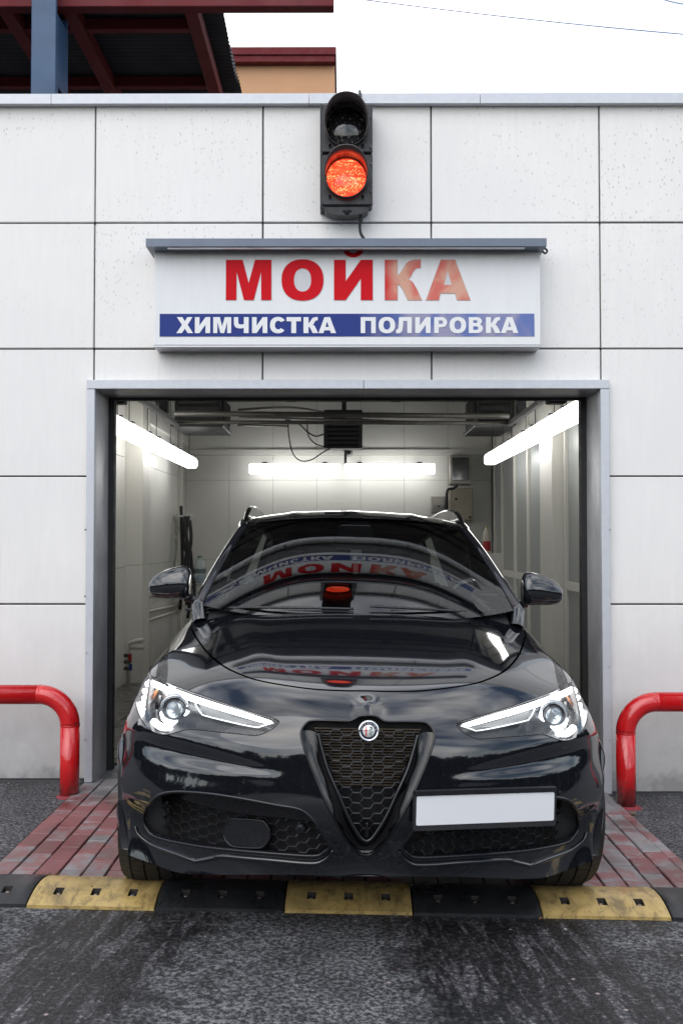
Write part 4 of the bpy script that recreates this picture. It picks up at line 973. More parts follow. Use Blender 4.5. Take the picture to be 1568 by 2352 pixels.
class Surf:
    """rows of control points; points are interpolated (solved for), so the surface passes through them"""
    def __init__(s, rows, mirror=True, disp=None):
        A = np.array(rows, float)                      # (R, C, 3)
        if mirror:
            Lh = A[:, :0:-1].copy(); Lh[:, :, 0] *= -1; A = np.concatenate([Lh, A], 1)
        s.nr, s.nc = A.shape[:2]
        tr = np.arange(s.nr, dtype=float); tc_ = np.arange(s.nc, dtype=float)
        Br, Bc = bspl(s.nr, tr), bspl(s.nc, tc_)
        K = .35                                        # relax the fit a little: fair surface
        Br = Br; Bc = Bc
        T = np.einsum('ij,jkd->ikd', np.linalg.inv(Br), A); T = np.einsum('ij,kjd->kid', np.linalg.inv(Bc), T)
        s.C = T * (1 - K) + A * K; s.disp = disp
        s.hc = (s.nc - 1) / 2 if mirror else 0
    def raw(s, u, v):
        u = np.asarray(u, float); v = np.asarray(v, float)
        ku, wu = bsp4(s.nc, np.clip(u + s.hc, 0, s.nc - 1)); kv, wv = bsp4(s.nr, np.clip(v, 0, s.nr - 1)); r_ = np.zeros((len(u), 3))
        for i in range(4):
            for j in range(4): r_ += (wv[:, i] * wu[:, j])[:, None] * s.C[kv + i, ku + j]
        return r_
    def nraw(s, f, u, v, e=1e-3):
        u0, u1 = np.clip(u - e, -s.hc, s.nc - 1 - s.hc), np.clip(u + e, -s.hc, s.nc - 1 - s.hc); v0, v1 = np.clip(v - e, 0, s.nr - 1), np.clip(v + e, 0, s.nr - 1)
        du = f(u1, v) - f(u0, v); dv = f(u, v1) - f(u, v0); n = np.cross(du, dv)
        return n / (np.linalg.norm(n, axis=1, keepdims=True) + 1e-12)
    def P(s, u, v):
        u = np.asarray(u, float); v = np.asarray(v, float); p = s.raw(u, v)
        if s.disp is not None:
            p = p + s.nraw(s.raw, u, v) * s.disp(p)[:, None]
        return p
    def Nn(s, u, v): return s.nraw(s.P, np.asarray(u, float), np.asarray(v, float), 4e-3)
    def grid(s, nu=420, nv=420, vmax=None):
        U, V = np.meshgrid(np.linspace(-s.hc, s.nc - 1 - s.hc, nu), np.linspace(0, vmax or s.nr - 1, nv)); s.gu, s.gv = U.ravel(), V.ravel()
        p = s.P(s.gu, s.gv); s.gp = to_px(p); s.g3 = p
    def find(s, pts):          # px -> uv by nearest sample + Newton, all points together
        Q = np.array([(q[0], q[1]) for q in pts], float); I = [((s.gp - q) ** 2).sum(1).argmin() for q in Q]; u, v = s.gu[I].copy(), s.gv[I].copy(); e = 2e-3
        for _ in range(6):
            b0 = to_px(s.P(u, v)); bu = (to_px(s.P(u + e, v)) - b0) / e; bv = (to_px(s.P(u, v + e)) - b0) / e; r_ = Q - b0
            det = bu[:, 0] * bv[:, 1] - bv[:, 0] * bu[:, 1]; det[np.abs(det) < 1e-6] = 1e9
            du = (r_[:, 0] * bv[:, 1] - bv[:, 0] * r_[:, 1]) / det; dv = (bu[:, 0] * r_[:, 1] - r_[:, 0] * bu[:, 1]) / det
            u = np.clip(u + np.clip(du, -.3, .3), -s.hc, s.nc - 1 - s.hc); v = np.clip(v + np.clip(dv, -.3, .3), 0, s.nr - 1)
        return list(zip(u.tolist(), v.tolist()))

def resample(poly, step, closed=True):
    poly = [np.array(p, float) for p in poly]; o = []; m = len(poly)
    for i in range(m if closed else m - 1):
        a_, b_ = poly[i], poly[(i + 1) % m]; n = max(1, int(np.linalg.norm(b_ - a_) / step))
        for k in range(n): o.append(a_ + (b_ - a_) * k / n)
    if not closed: o.append(poly[-1])
    return o
def patch(S, outer, holes, nu, nv, off=0.0, flip=False, step=.12):
    """triangulated piece of S inside outer (uv) minus holes; returns verts, tris, normals, boundary loops"""
    loops = [resample(outer, step)] + [resample(h_, step) for h_ in holes]
    O = np.array(outer); lo, hi = O.min(0), O.max(0)
    gu = np.arange(lo[0] + 1.0 / nu * .5, hi[0], 1.0 / nu); gv = np.arange(lo[1] + 1.0 / nv * .5, hi[1], 1.0 / nv)
    U, V = np.meshgrid(gu, gv); g_ = np.stack([U.ravel(), V.ravel()], 1)
    ok = inpoly(g_, O)
    for h_ in holes: ok &= ~inpoly(g_, np.array(h_))
    g_ = g_[ok]; bd = np.concatenate([np.array(l) for l in loops])
    sc2 = np.array([nu, nv]); keep = np.ones(len(g_), bool)
    for i in range(0, len(g_), 4000):
        d = (((g_[i:i + 4000, None] - bd[None]) * sc2) ** 2).sum(2).min(1); keep[i:i + 4000] = d > .16
    g_ = g_[keep]
    vs, es = [], []
    for l in loops:
        n = len(vs); vs += [Vector((p[0] * nu, p[1] * nv)) for p in l]; es += [(n + i, n + (i + 1) % len(l)) for i in range(len(l))]
    vs += [Vector((p[0] * nu, p[1] * nv)) for p in g_]
    r = delaunay_2d_cdt(vs, es, [], 0, 1e-5)
    uv = np.array([[p.x / nu, p.y / nv] for p in r[0]]); T = np.array([f for f in r[2] if len(f) == 3])
    c = uv[T].mean(1); ok = inpoly(c, np.array(loops[0]))
    for l in loops[1:]: ok &= ~inpoly(c, np.array(l))
    T = T[ok]; p = S.P(uv[:, 0], uv[:, 1]); n = S.Nn(uv[:, 0], uv[:, 1])
    if off: p = p + n * off
    return p, T, n, loops
def skin(name, parts, mats, parent, **k):
    """parts: list of (verts, faces, normals or None, material index)"""
    vs, fs, ns, mi = [], [], [], []
    for p, T, n, m_ in parts:
        b_ = len(vs); vs += [tuple(q) for q in p]; fs += [tuple(int(i) + b_ for i in t_) for t_ in T]; mi += [m_] * len(T)
        ns += [tuple(q) for q in n]
    me = bpy.data.meshes.new(name); me.from_pydata(vs, [], fs); me.update()
    for m_ in (mats if isinstance(mats, (list, tuple)) else [mats]): me.materials.append(m_)
    me.polygons.foreach_set('use_smooth', [True] * len(fs)); me.polygons.foreach_set('material_index', mi)
    me.normals_split_custom_set_from_vertices(ns)
    return mesh_obj(name, me, parent, **k)
def flange(S, loop, depth, direction=None, out0=0.0, closed=True):
    """wall from the boundary loop inwards"""
    l = np.array(loop); p = S.P(l[:, 0], l[:, 1]); n = S.Nn(l[:, 0], l[:, 1])
    d = -n if direction is None else np.tile(np.array(direction, float), (len(p), 1))
    a_ = p + n * out0; b_ = p + d * depth; t_ = np.roll(p, -1, 0) - np.roll(p, 1, 0)
    if not closed: t_[0] = p[1] - p[0]; t_[-1] = p[-1] - p[-2]
    fn = np.cross(t_, d); fn /= np.linalg.norm(fn, axis=1, keepdims=True) + 1e-9
    c = p.mean(0); 
    if ((c - p) * fn).sum() < 0: fn = -fn
    m_ = len(p); F_ = []
    for i in range(m_ if closed else m_ - 1):
        j = (i + 1) % m_; q = (i, j, m_ + j, m_ + i)
        nn = np.cross(p[j] - p[i], b_[j] - p[i])
        if (nn * fn[i]).sum() < 0: q = q[::-1]
        F_.append(q)
    return np.concatenate([a_, b_]), F_, np.concatenate([fn, fn])

# ---- paint and trim materials
t = NT('black_paint'); v = t.coord('Object')
dust = t.ramp(t.noise(v, 260, 2, .7), (.70, 0), (.78, .25))
t.set(Base_Color=t.mix(dust, (.0060, .0068, .0095), (.016, .016, .018)), Roughness=.03, Coat_Weight=1.0, Coat_Roughness=.012, Specular_IOR_Level=.45)
pv = t.n('ShaderNodeBump'); pv.inputs['Strength'].default_value = .05; pv.inputs['Distance'].default_value = .0006; t.l(t.noise(v, 900, 2), pv.inputs['Height']); t.l(pv.outputs[0], t.b.inputs['Normal'])
M['paint'] = t.m
M['gloss'] = simple('gloss_black_trim', (.004, .004, .005), .12, 0, 40, .1, 0, .03)
M['satin'] = simple('satin_black', (.010, .010, .013), .27, 0, 60, .2, 0, .05)
M['grain'] = simple('grained_plastic', (.016, .016, .018), .55, 0, 300, .3, .3)
M['void'] = simple('dark_cavity', (.004, .004, .004), .8)
M['radiator'] = simple('radiator_fin', (.16, .125, .09), .4, .6, 50, .3)
M['chrome'] = simple('chrome', (.75, .76, .78), .10, 1.0, 20, .03, 0, .03)
M['lampdark'] = simple('lamp_housing', (.035, .037, .042), .25, .3, 20, .2)
M['drl'] = emis('daytime_light', (1, 1, 1), 6); M['drl2'] = emis('thin_light_guide', (.92, .95, 1), 1.1); M['ringl'] = emis('ring_light', (.95, .98, 1), 4)
M['lampgrey'] = simple('lamp_grey', (.06, .062, .066), .3, .2)
M['amber'] = emis('amber_lamp', (.75, .20, .03), .18)
M['reflector'] = simple('lamp_reflector', (.42, .44, .47), .30, .9, 12, .2)
def glass(name, tint, ior=1.5, tr=.9, base=.0):
    m = bpy.data.materials.new(name); m.use_nodes = True; nt_ = m.node_tree; N_ = nt_.nodes
    for n_ in list(N_): N_.remove(n_)
    o_ = N_.new('ShaderNodeOutputMaterial'); mx_ = N_.new('ShaderNodeMixShader'); g_ = N_.new('ShaderNodeBsdfGlossy'); t_ = N_.new('ShaderNodeBsdfTransparent'); f_ = N_.new('ShaderNodeFresnel')
    f_.inputs['IOR'].default_value = ior; g_.inputs['Roughness'].default_value = .0; t_.inputs['Color'].default_value = (*tint, 1)
    ge = N_.new('ShaderNodeNewGeometry'); 
    nt_.links.new(f_.outputs[0], mx_.inputs[0]); nt_.links.new(t_.outputs[0], mx_.inputs[1]); nt_.links.new(g_.outputs[0], mx_.inputs[2]); nt_.links.new(mx_.outputs[0], o_.inputs[0])
    return m
M['windscreen'] = glass('windscreen_glass', (.36, .40, .39), 1.85); M['lampglass'] = glass('lamp_cover', (.95, .97, .97), 1.45); M['sideglass'] = glass('side_glass', (.05, .055, .055), 1.5)

# ---- body control net (half): centre .. side
rows = [
 [(0,.09,.278),(.2,.10,.276),(.4,.14,.262),(.6,.23,.228),(.74,.345,.208),(.862,.43,.225),(.905,.470,.235),(.925,.485,.24)],
 [(0,.035,.40),(.2,.045,.40),(.4,.085,.40),(.6,.165,.40),(.77,.285,.41),(.893,.415,.42),(.930,.464,.42),(.944,.486,.42)],
 [(0,.02,.56),(.2,.03,.56),(.4,.065,.56),(.6,.14,.56),(.78,.26,.56),(.905,.41,.56),(.941,.472,.55),(.954,.502,.545)],
 [(0,.032,.69),(.2,.042,.69),(.4,.08,.69),(.6,.16,.69),(.785,.285,.69),(.91,.44,.68),(.946,.52,.66),(.957,.56,.625)],
 [(0,.065,.80),(.2,.08,.80),(.4,.125,.795),(.6,.215,.79),(.775,.34,.785),(.895,.49,.77),(.94,.61,.735),(.955,.665,.695)],
 [(0,.175,.893),(.2,.183,.893),(.4,.22,.890),(.59,.315,.886),(.75,.46,.88),(.865,.60,.865),(.935,.75,.80),(.957,.80,.738)],
 [(0,.33,.957),(.2,.333,.957),(.4,.348,.954),(.58,.42,.943),(.72,.565,.930),(.84,.71,.916),(.925,.86,.85),(.957,.92,.742)],
 [(0,.55,1.016),(.2,.552,1.0155),(.4,.562,1.012),(.56,.61,1.002),(.70,.73,.984),(.82,.87,.963),(.92,.99,.88),(.955,1.04,.70)],
 [(0,.85,1.076),(.2,.851,1.0755),(.4,.858,1.071),(.55,.88,1.060),(.68,.96,1.038),(.80,1.08,1.010),(.91,1.14,.90),(.95,1.16,.60)],
 [(0,1.10,1.120),(.2,1.105,1.119),(.4,1.13,1.112),(.55,1.165,1.107),(.68,1.235,1.098),(.785,1.32,1.078),(.905,1.36,.93),(.945,1.26,.45)],
 [(0,1.4,1.15),(.2,1.4,1.148),(.4,1.42,1.14),(.55,1.48,1.13),(.70,1.60,1.115),(.83,1.66,1.055),(.92,1.62,.90),(.92,1.5,.29)],
 [(0,2.2,1.17),(.2,2.2,1.17),(.4,2.2,1.16),(.58,2.25,1.14),(.74,2.3,1.115),(.85,2.3,1.05),(.92,2.3,.85),(.91,2.3,.27)],
 [(0,3.1,1.17),(.2,3.1,1.17),(.4,3.1,1.16),(.58,3.1,1.15),(.74,3.1,1.13),(.86,3.1,1.06),(.93,3.08,.85),(.92,3.1,.28)],
 [(0,3.7,1.17),(.2,3.7,1.17),(.4,3.7,1.17),(.58,3.7,1.16),(.72,3.7,1.14),(.86,3.68,1.07),(.95,3.67,.9),(.955,3.67,.74)],
 [(0,4.35,1.12),(.2,4.35,1.12),(.4,4.35,1.12),(.54,4.35,1.12),(.66,4.33,1.10),(.80,4.3,1.03),(.91,4.25,.85),(.93,4.12,.42)],
 [(0,4.66,.92),(.2,4.66,.92),(.4,4.64,.91),(.54,4.62,.9),(.66,4.6,.88),(.78,4.55,.83),(.84,4.5,.7),(.87,4.42,.38)]]
def sm(x, a_, b_): t_ = np.clip((x - a_) / (b_ - a_), 0, 1); return t_ * t_ * (3 - 2 * t_)
def disp(p):
    x, y, z = np.abs(p[:, 0]), p[:, 1], p[:, 2]
    h_ = np.zeros(len(p))
    # two bonnet ridges running from the screen corners towards the badge
    xr_ = .36 + .15 * np.clip((y - .25) / .95, 0, 1.2); wy = sm(y, .28, .6) * (1 - sm(y, 1.0, 1.3)) * sm(z, .9, .97)
    h_ += .003 * wy * np.exp(-((x - xr_) / .055) ** 2) - .0025 * wy * sm(x, xr_ + .03, xr_ + .13) * (1 - sm(x, .66, .8))
    # nub over the badge
    wn = np.exp(-(x / .038) ** 2) * sm(z, .795, .815) * (1 - sm(z, .855, .90)); h_ += .012 * wn
    # shoulder under the headlamp: a hollow that runs out towards the grille
    zc_ = .665 + .02 * (x - .5); wx = sm(x, .26, .55) * (1 - sm(x, .86, .94)); front = (y < .62)
    tq = np.clip((x - .28) / .5, 0, 1.1); wr = sm(x, .28, .60) * (1 - sm(x, .80, .93))
    h_ -= front * .007 * wr * np.exp(-((z - (.640 + .040 * tq)) / (.010 + .026 * tq)) ** 2)
    h_ += front * .002 * sm(x, .26, .36) * (1 - sm(x, .7, .9)) * np.exp(-((z - .622) / .022) ** 2)
    # brow above lower intake
    h_ += front * .0015 * sm(x, .2, .35) * (1 - sm(x, .75, .88)) * np.exp(-((z - .50) / .03) ** 2)
    return h_
S = Surf(rows, True, disp); S.grid(240, 300, 10.5)
# ---- outlines measured on the photograph, left half
def half_px(l): return S.find(l)
def mirror(uv): return [(-u, v_) for u, v_ in uv][::-1]
hl_px = [(324.8,1540),(357.6,1556.6),(412.3,1578.5),(467,1597.7),(521.7,1616.8),(576.3,1634.6),(617.4,1646),(637,1654),(640,1660),(622.8,1675.6),(598,1687),(581.8,1689),(543.5,1685),(494.3,1680.5),(453.3,1675.6),(428.7,1675.6),(406.8,1681.5),(385,1687),(363,1685),(338,1672),(320,1643),(311.5,1615),(310,1588),(314,1560)]
hl = half_px(smooth_curve(hl_px, 4, True))
gx = [(-0.0, 1643.5), (-12, 1645.5), (-24, 1652), (-36, 1656), (-75, 1655), (-119, 1655), (-134, 1662), (-144, 1677), (-144, 1695), (-134, 1730), (-122, 1764), (-98, 1822), (-70.7, 1878), (-43, 1926.5), (-22, 1952), (-9, 1962), (0, 1964.5)]
GC = 836.0
def sym_loop(lst): # list of (dx,py) half -> closed uv loop through the surface, exactly mirrored
    l = S.find([(GC + a_, b_) for a_, b_ in lst]); l[0] = (0.0, l[0][1]); l[-1] = (0.0, l[-1][1])
    return l + [(-u, v_) for u, v_ in l[-2:0:-1]]
gr = sym_loop([tuple(q) for q in smooth_curve(gx, 4)])
in_px = [(329,1884),(338.7,1852.8),(366,1827),(401,1819.5),(450,1821),(499,1826),(567,1837),(635.6,1850),(686,1859),(713.7,1878),(745,1921),(756.7,1944),(745,1957),(721.5,1967),(635.6,1962),(518.4,1952),(440.3,1942),(362,1925),(338.7,1907.5)]
intake = half_px(smooth_curve(in_px, 4, True))
hood_px = [(837,1588.5),(780,1588),(700,1582.5),(600,1566),(550,1550),(510,1530),(475,1500),(452,1470),(436,1440),(430,1420),(431,1408)]
hood_l = half_px(smooth_curve(hood_px, 5)); hood_l[0] = (0.0, hood_l[0][1])
VC = 9.05; ue = hood_l[-1][0]; hood_l.append((ue, VC)) if hood_l[-1][1] < VC else None
hood = hood_l + [(-u, v_) for u, v_ in hood_l[:0:-1]]
def inset(poly, d, scale=(1, 1)):
    n = len(poly); A = np.array(poly); o = []
    ar = sum(A[i][0] * A[(i + 1) % n][1] - A[(i + 1) % n][0] * A[i][1] for i in range(n)); sg_ = 1 if ar > 0 else -1
    for i in range(n):
        t_ = A[(i + 1) % n] - A[i - 1]; t_ = t_ / (np.linalg.norm(t_) + 1e-9); o.append(tuple(A[i] + sg_ * np.array([-t_[1], t_[0]]) * d))
    return o
UE = 7.0; VE = 15.0
# the body: full sheet minus bonnet and cowl opening, lamps, grille, intakes
cow = [(ue, VC), (ue - .05, 9.35), (-3.95, 9.9), (-3.95, 15.0)]
body_outer = [(-UE, 0)] + [(u, 0) for u in np.linspace(-UE, UE, 30)[1:]] + [(UE, VE), (3.95, VE), (3.95, 9.9), (-(ue - .05), 9.35)] + [(-u, v_) for u, v_ in hood_l[::-1]] + hood_l[1:] + [(ue - .05, 9.35), (-3.95, 9.9), (-3.95, VE), (-UE, VE)]
# remove duplicated start
holes = [hl, mirror(hl), gr, intake, mirror(intake)]
p, T, n, loops = patch(S, body_outer, holes, 13, 15)
parts = [(p, T, n, 0)]
for l in (loops[1], loops[2]): a_, f_, nn = flange(S, l, .053); parts.append((a_, f_, nn, 1))
a_, f_, nn = flange(S, loops[3], .055, (0, 1, 0)); parts.append((a_, f_, nn, 1))
for l in loops[4:6]: a_, f_, nn = flange(S, l, .06, (0, 1, 0)); parts.append((a_, f_, nn, 1))
hb = resample(hood_l[::-1], .12, False) ; hbm = [(-q[0], q[1]) for q in hb[::-1]]
edge = [tuple(q) for q in hb] + [tuple(q) for q in hbm[1:]]
a_, f_, nn = flange(S, edge, .02, closed=False); parts.append((a_, f_, -nn, 1))
lowl = [(u, 0) for u in np.linspace(-7, 7, 90)]; a_, f_, nn = flange(S, lowl, .10, (0, .5, -.03), closed=False); nn[:] = (0, .1, -1); parts.append((a_, f_, nn, 1))
archl = [(UE, v_) for v_ in np.linspace(0, VE, 120)]
for s_ in (1, -1): a_, f_, nn = flange(S, [(s_ * UE, v_) for v_ in np.linspace(0, VE, 120)], .07, (-s_, 0, 0), closed=False); parts.append((a_, f_, nn, 1))
skin('body', parts, [M['paint'], M['satin']], car)
# bonnet
hin = inset(hood, .062)
hp, hT, hn, hloops = patch(S, hin, [], 15, 22)
a_, f_, nn = flange(S, hloops[0], .014)
skin('bonnet', [(hp, hT, hn, 0), (a_, f_, -nn, 0)], [M['paint']], car)

# ---- grille --------------------------------------------------------------
def off_surf(uv, d, dirn=(0, 1, 0)):
    l = np.array(uv); return S.P(l[:, 0], l[:, 1]) + np.array(dirn) * d
def grille_y(x, z): return .05 + .9 * x * x + .10 * max(0, z - .6) + .05 * max(0, .5 - z)
def tubeloc(name, pts, r, mat, parent=car, n=8, **k): return MB().tube(pts, r, n, **k).build(name, mat, parent)
gl = np.array(gr)
rim = [Vector(q) for q in (S.P(gl[:, 0], gl[:, 1]) + S.Nn(gl[:, 0], gl[:, 1]) * -.001)]
grl = empty('grille', (0, 0, 0)); grl.parent = car
# surround bead
MB().tube(rim, .0042, 10, closed=True).build('surround', M['gloss'], grl)
def gpt(dx, py, y): return lp(GC + dx, py, y)
vin = [(-111.8,1690),(-106,1714),(-91.7,1764),(-70.6,1812.6),(-43,1876),(-18,1918),(-6,1930),(0,1931.8)]
vl = [gpt(a_, b_, .035) for a_, b_ in smooth_curve(vin, 4)]; vr = [Vector((-q.x, q.y, q.z)) for q in vl[-2::-1]]
cxl = vl[-1].x; vl = [Vector((q.x - cxl, grille_y(q.x, q.z) - .02, q.z)) for q in vl]; vr = [Vector((-q.x, q.y, q.z)) for q in vl[-2::-1]]
vall = vl + vr
MB().tube(vall, .0075, 10).build('vee_bar', M['gloss'], grl)
# sloping channel between surround and vee bar
mm = MB(); outl = [Vector(q) for q in off_surf(gr[: (len(gr)) // 2 + 1], .02)]; 
back = MB().prism([(q.x, q.z) for q in [Vector(v_) for v_ in off_surf(gr, 0)]], .13, .14); 
back.build('radiator_panel', M['void'], grl)
mm = MB()
for k in range(34):
    z = .46 + .0098 * k; wv = .195 * (z - .33) / .47 + .0
    if z > .585: mm.box((-wv, .112, z), (wv, .118, z + .0032))
mm.build('radiator_fins', M['radiator'], grl)['kind'] = 'stuff'
# honeycomb
def honeycomb(name, inside, yf, x0, x1, z0, z1, parent, a_=.0367, h_=.0352, r_=.0019, cx0=0.0, cz0=0.0):
    """flat-topped cells: a_ column pitch, h_ row pitch"""
    E = set(); t_ = a_ * 2 / 3
    key = lambda x, z: (round(x, 4), round(z, 4))
    i0 = int((x0 - cx0) / a_) - 2; i1 = int((x1 - cx0) / a_) + 2; j0 = int((z0 - cz0) / h_) - 2; j1 = int((z1 - cz0) / h_) + 2
    for i in range(i0, i1 + 1):
        for j in range(j0, j1 + 1):
            cx_ = cx0 + i * a_; cz_ = cz0 + (j + (.5 if i % 2 else 0)) * h_
            V_ = [(cx_ - t_, cz_), (cx_ - t_ / 2, cz_ + h_ / 2), (cx_ + t_ / 2, cz_ + h_ / 2), (cx_ + t_, cz_), (cx_ + t_ / 2, cz_ - h_ / 2), (cx_ - t_ / 2, cz_ - h_ / 2)]
            for k in range(6): E.add(tuple(sorted((key(*V_[k]), key(*V_[(k + 1) % 6])))))
    m = MB()
    for (a1, b1) in E:
        mid = np.array([[(a1[0] + b1[0]) / 2, (a1[1] + b1[1]) / 2]]); 
        if not inside(mid)[0]: continue
        pa, pb = Vector((a1[0], yf(*a1), a1[1])), Vector((b1[0], yf(*b1), b1[1])); d = (pb - pa).normalized(); s_ = Vector((0, 1, 0)).cross(d).normalized() * r_
        D_ = Vector((0, .012, 0)); f_ = Vector((0, -.0018, 0)); e_ = d * .0008; pa -= e_; pb += e_
        vs = [pa - s_, pa + f_, pa + s_, pb - s_, pb + f_, pb + s_, pa - s_ * .7 + D_, pa + s_ * .7 + D_, pb - s_ * .7 + D_, pb + s_ * .7 + D_]
        m.add(vs, [(0, 3, 4, 1), (1, 4, 5, 2), (0, 6, 8, 3), (2, 5, 9, 7)])
    o = m.build(name, M['satin'], parent); o['kind'] = 'stuff'; return o
M['mesh'] = simple('grille_mesh', (.02, .02, .024), .30, 0, 40, .2); 
vpoly = np.array([(q.x, q.z) for q in vall]); zt_ = gpt(0, 1678, .05).z
vpoly = np.concatenate([vpoly, [(vall[-1].x + .01, zt_), (vall[0].x - .01, zt_)]])
hc = honeycomb('honeycomb', lambda q: inpoly(q, vpoly), lambda x, z: grille_y(x, z) + .012, -.2, .2, .35, .82, grl, cz0=gpt(0, 1753, .05).z); hc.data.materials[0] = M['mesh']
# smooth channel surface: ring between surround and vee
m = MB(); A_ = [Vector(q) for q in off_surf(gr, .022)]
ao = [q for q in A_ if True]
def ringpts(k, n): pass
half_o = off_surf([q for q in gr[6:len(gr) // 2 + 1]], .028)
half_o = [Vector(q) for q in half_o if q[2] < gpt(0, 1684, .05).z]
nn_ = 40
def rs(l, n):
    d = [0]
    for i in range(1, len(l)): d.append(d[-1] + (l[i] - l[i - 1]).length)
    o = []
    for k in range(n):
        t_ = d[-1] * k / (n - 1); i = max(j for j in range(len(d)) if d[j] <= t_ + 1e-9); i = min(i, len(l) - 2); f_ = (t_ - d[i]) / max(1e-9, d[i + 1] - d[i]); o.append(l[i].lerp(l[i + 1], min(1, f_)))
    return o
ro = rs(half_o, nn_); ri = rs([q + Vector((0, .012, 0)) for q in vl], nn_)
for sgn in (1, -1):
    vs = [Vector((sgn * q.x, q.y, q.z)) for q in ro] + [Vector((sgn * (a1.x + b1.x) / 2, max(a1.y, b1.y) + .012, (a1.z + b1.z) / 2)) for a1, b1 in zip(ro, ri)] + [Vector((sgn * q.x, q.y, q.z)) for q in ri]
    fs = [(r0 * nn_ + i, r0 * nn_ + i + 1, (r0 + 1) * nn_ + i + 1, (r0 + 1) * nn_ + i) for r0 in (0, 1) for i in range(nn_ - 1)]
    m.add(vs, fs, True)
m.build('channel', M['gloss'], grl)
q = gpt(0, 1905, .03); MB().box((-.006, grille_y(0, q.z) - .024, q.z - .03), (.006, .09, q.z + .022), .004).build('tip_rib', M['gloss'], grl)
bz = gpt(0, 1667, .05).z
# badge ------------------------------------------------------------------
bc = gpt(1.5, 1681.5, .0); bc = Vector((0.0, .022, bc.z)); BR = .0355
Mb = Matrix.Translation(bc) @ Matrix.Rotation(R(90 - 8), 4, 'X')
bd = empty('badge', (0, 0, 0)); bd.parent = car
MB().lathe([(BR - .008, .004), (BR - .005, .0085), (BR - .001, .0075), (BR + .001, .003), (BR, -.03)], 48, Mb).build('badge_rim', M['chrome'], bd)
MB().lathe([(BR - .007, .004), (.0, .0045)], 48, Mb).build('badge_ring', simple('badge_blue_black', (.012, .014, .035), .25), bd)
MB().lathe([(.0210, .0050), (.0205, .0065), (0, .0072)], 40, Mb).build('badge_centre', simple('badge_silver', (.74, .75, .74), .3, .2, 60, .08), bd)
def bflat(poly, h_, name, mat):
    vs = [Mb @ Vector((x, y, h_)) for x, y in poly]; vs += [Mb @ Vector((x, y, h_ - .001)) for x, y in poly]; n = len(poly)
    MB().add(vs, [tuple(range(n))] + [(i, n + i, n + (i + 1) % n, (i + 1) % n) for i in range(n)]).build(name, mat, bd)
M['b_red'] = simple('badge_red', (.55, .01, .01), .3); M['b_green'] = simple('badge_green', (.10, .20, .17), .3)
bflat([(-.0112, -.016), (-.0072, -.016), (-.0082, .0165), (-.0102, .0165)], .0088, 'cross_upright', M['b_red']); bflat([(-.0175, .0015), (-.0015, .0015), (-.0015, .0038), (-.0175, .0038)], .0091, 'cross_bar', M['b_red'])
sn = [(.003, .011), (.007, .0135), (.011, .011), (.010, .0065), (.005, .0045), (.002, .002), (.005, -.0005), (.0095, -.002), (.010, -.0055), (.005, -.007), (.002, -.0095), (.005, -.0115), (.009, -.0125), (.0085, -.016)]
sp_ = smooth_curve(sn, 5); rr = [.0018 - .0010 * i / len(sp_) for i in range(len(sp_))]
MB().tube([Mb @ Vector((q[0], q[1], .0080)) for q in sp_], rr, 6).build('serpent', M['b_green'], bd)
def strokes(name, ch, ang, size):      # raised ring lettering drawn with strokes
    D_ = {'A': [[(0, 0), (.4, 1), (.8, 0)], [(.15, .35), (.65, .35)]], 'L': [[(0, 1), (0, 0), (.6, 0)]], 'F': [[(0, 0), (0, 1), (.6, 1)], [(0, .5), (.5, .5)]], 'R': [[(0, 0), (0, 1), (.5, 1), (.6, .75), (.5, .5), (0, .5)], [(.3, .5), (.65, 0)]], 'O': [[(.35, 0), (.05, .3), (.05, .7), (.35, 1), (.65, .7), (.65, .3), (.35, 0)]], 'M': [[(0, 0), (0, 1), (.4, .3), (.8, 1), (.8, 0)]], 'E': [[(.6, 0), (0, 0), (0, 1), (.6, 1)], [(0, .5), (.5, .5)]]}
    m = MB(); rot = Matrix.Rotation(R(ang - 90), 4, 'Z')
    for st_ in D_[ch]:
        m.tube([Mb @ (rot @ Vector(((x - .4) * size, .0222 + y * size, .0055))) for x, y in st_], .00055, 5)
    m.build(name, M['chrome'], bd)
for ch, a1 in zip('ALFAROMEO', (172, 154, 139, 123, 96, 76, 54, 34, 12)): strokes('badge_letter', ch, a1, .0052)

# ---- lower intakes ---------------------------------------------------------
in3 = np.array(intake); ipt = off_surf(intake, 0)
_oc = {}
def on_surf(px, py, d=0.0, N_=False):
    kk = (round(float(px), 3), round(float(py), 3))
    if kk not in _oc: _oc[kk] = S.find([(px, py)])[0]
    u, v_ = _oc[kk]; q = S.P([u], [v_])[0]; n_ = S.Nn([u], [v_])[0]
    return Vector(q + n_ * d) if d else Vector(q)
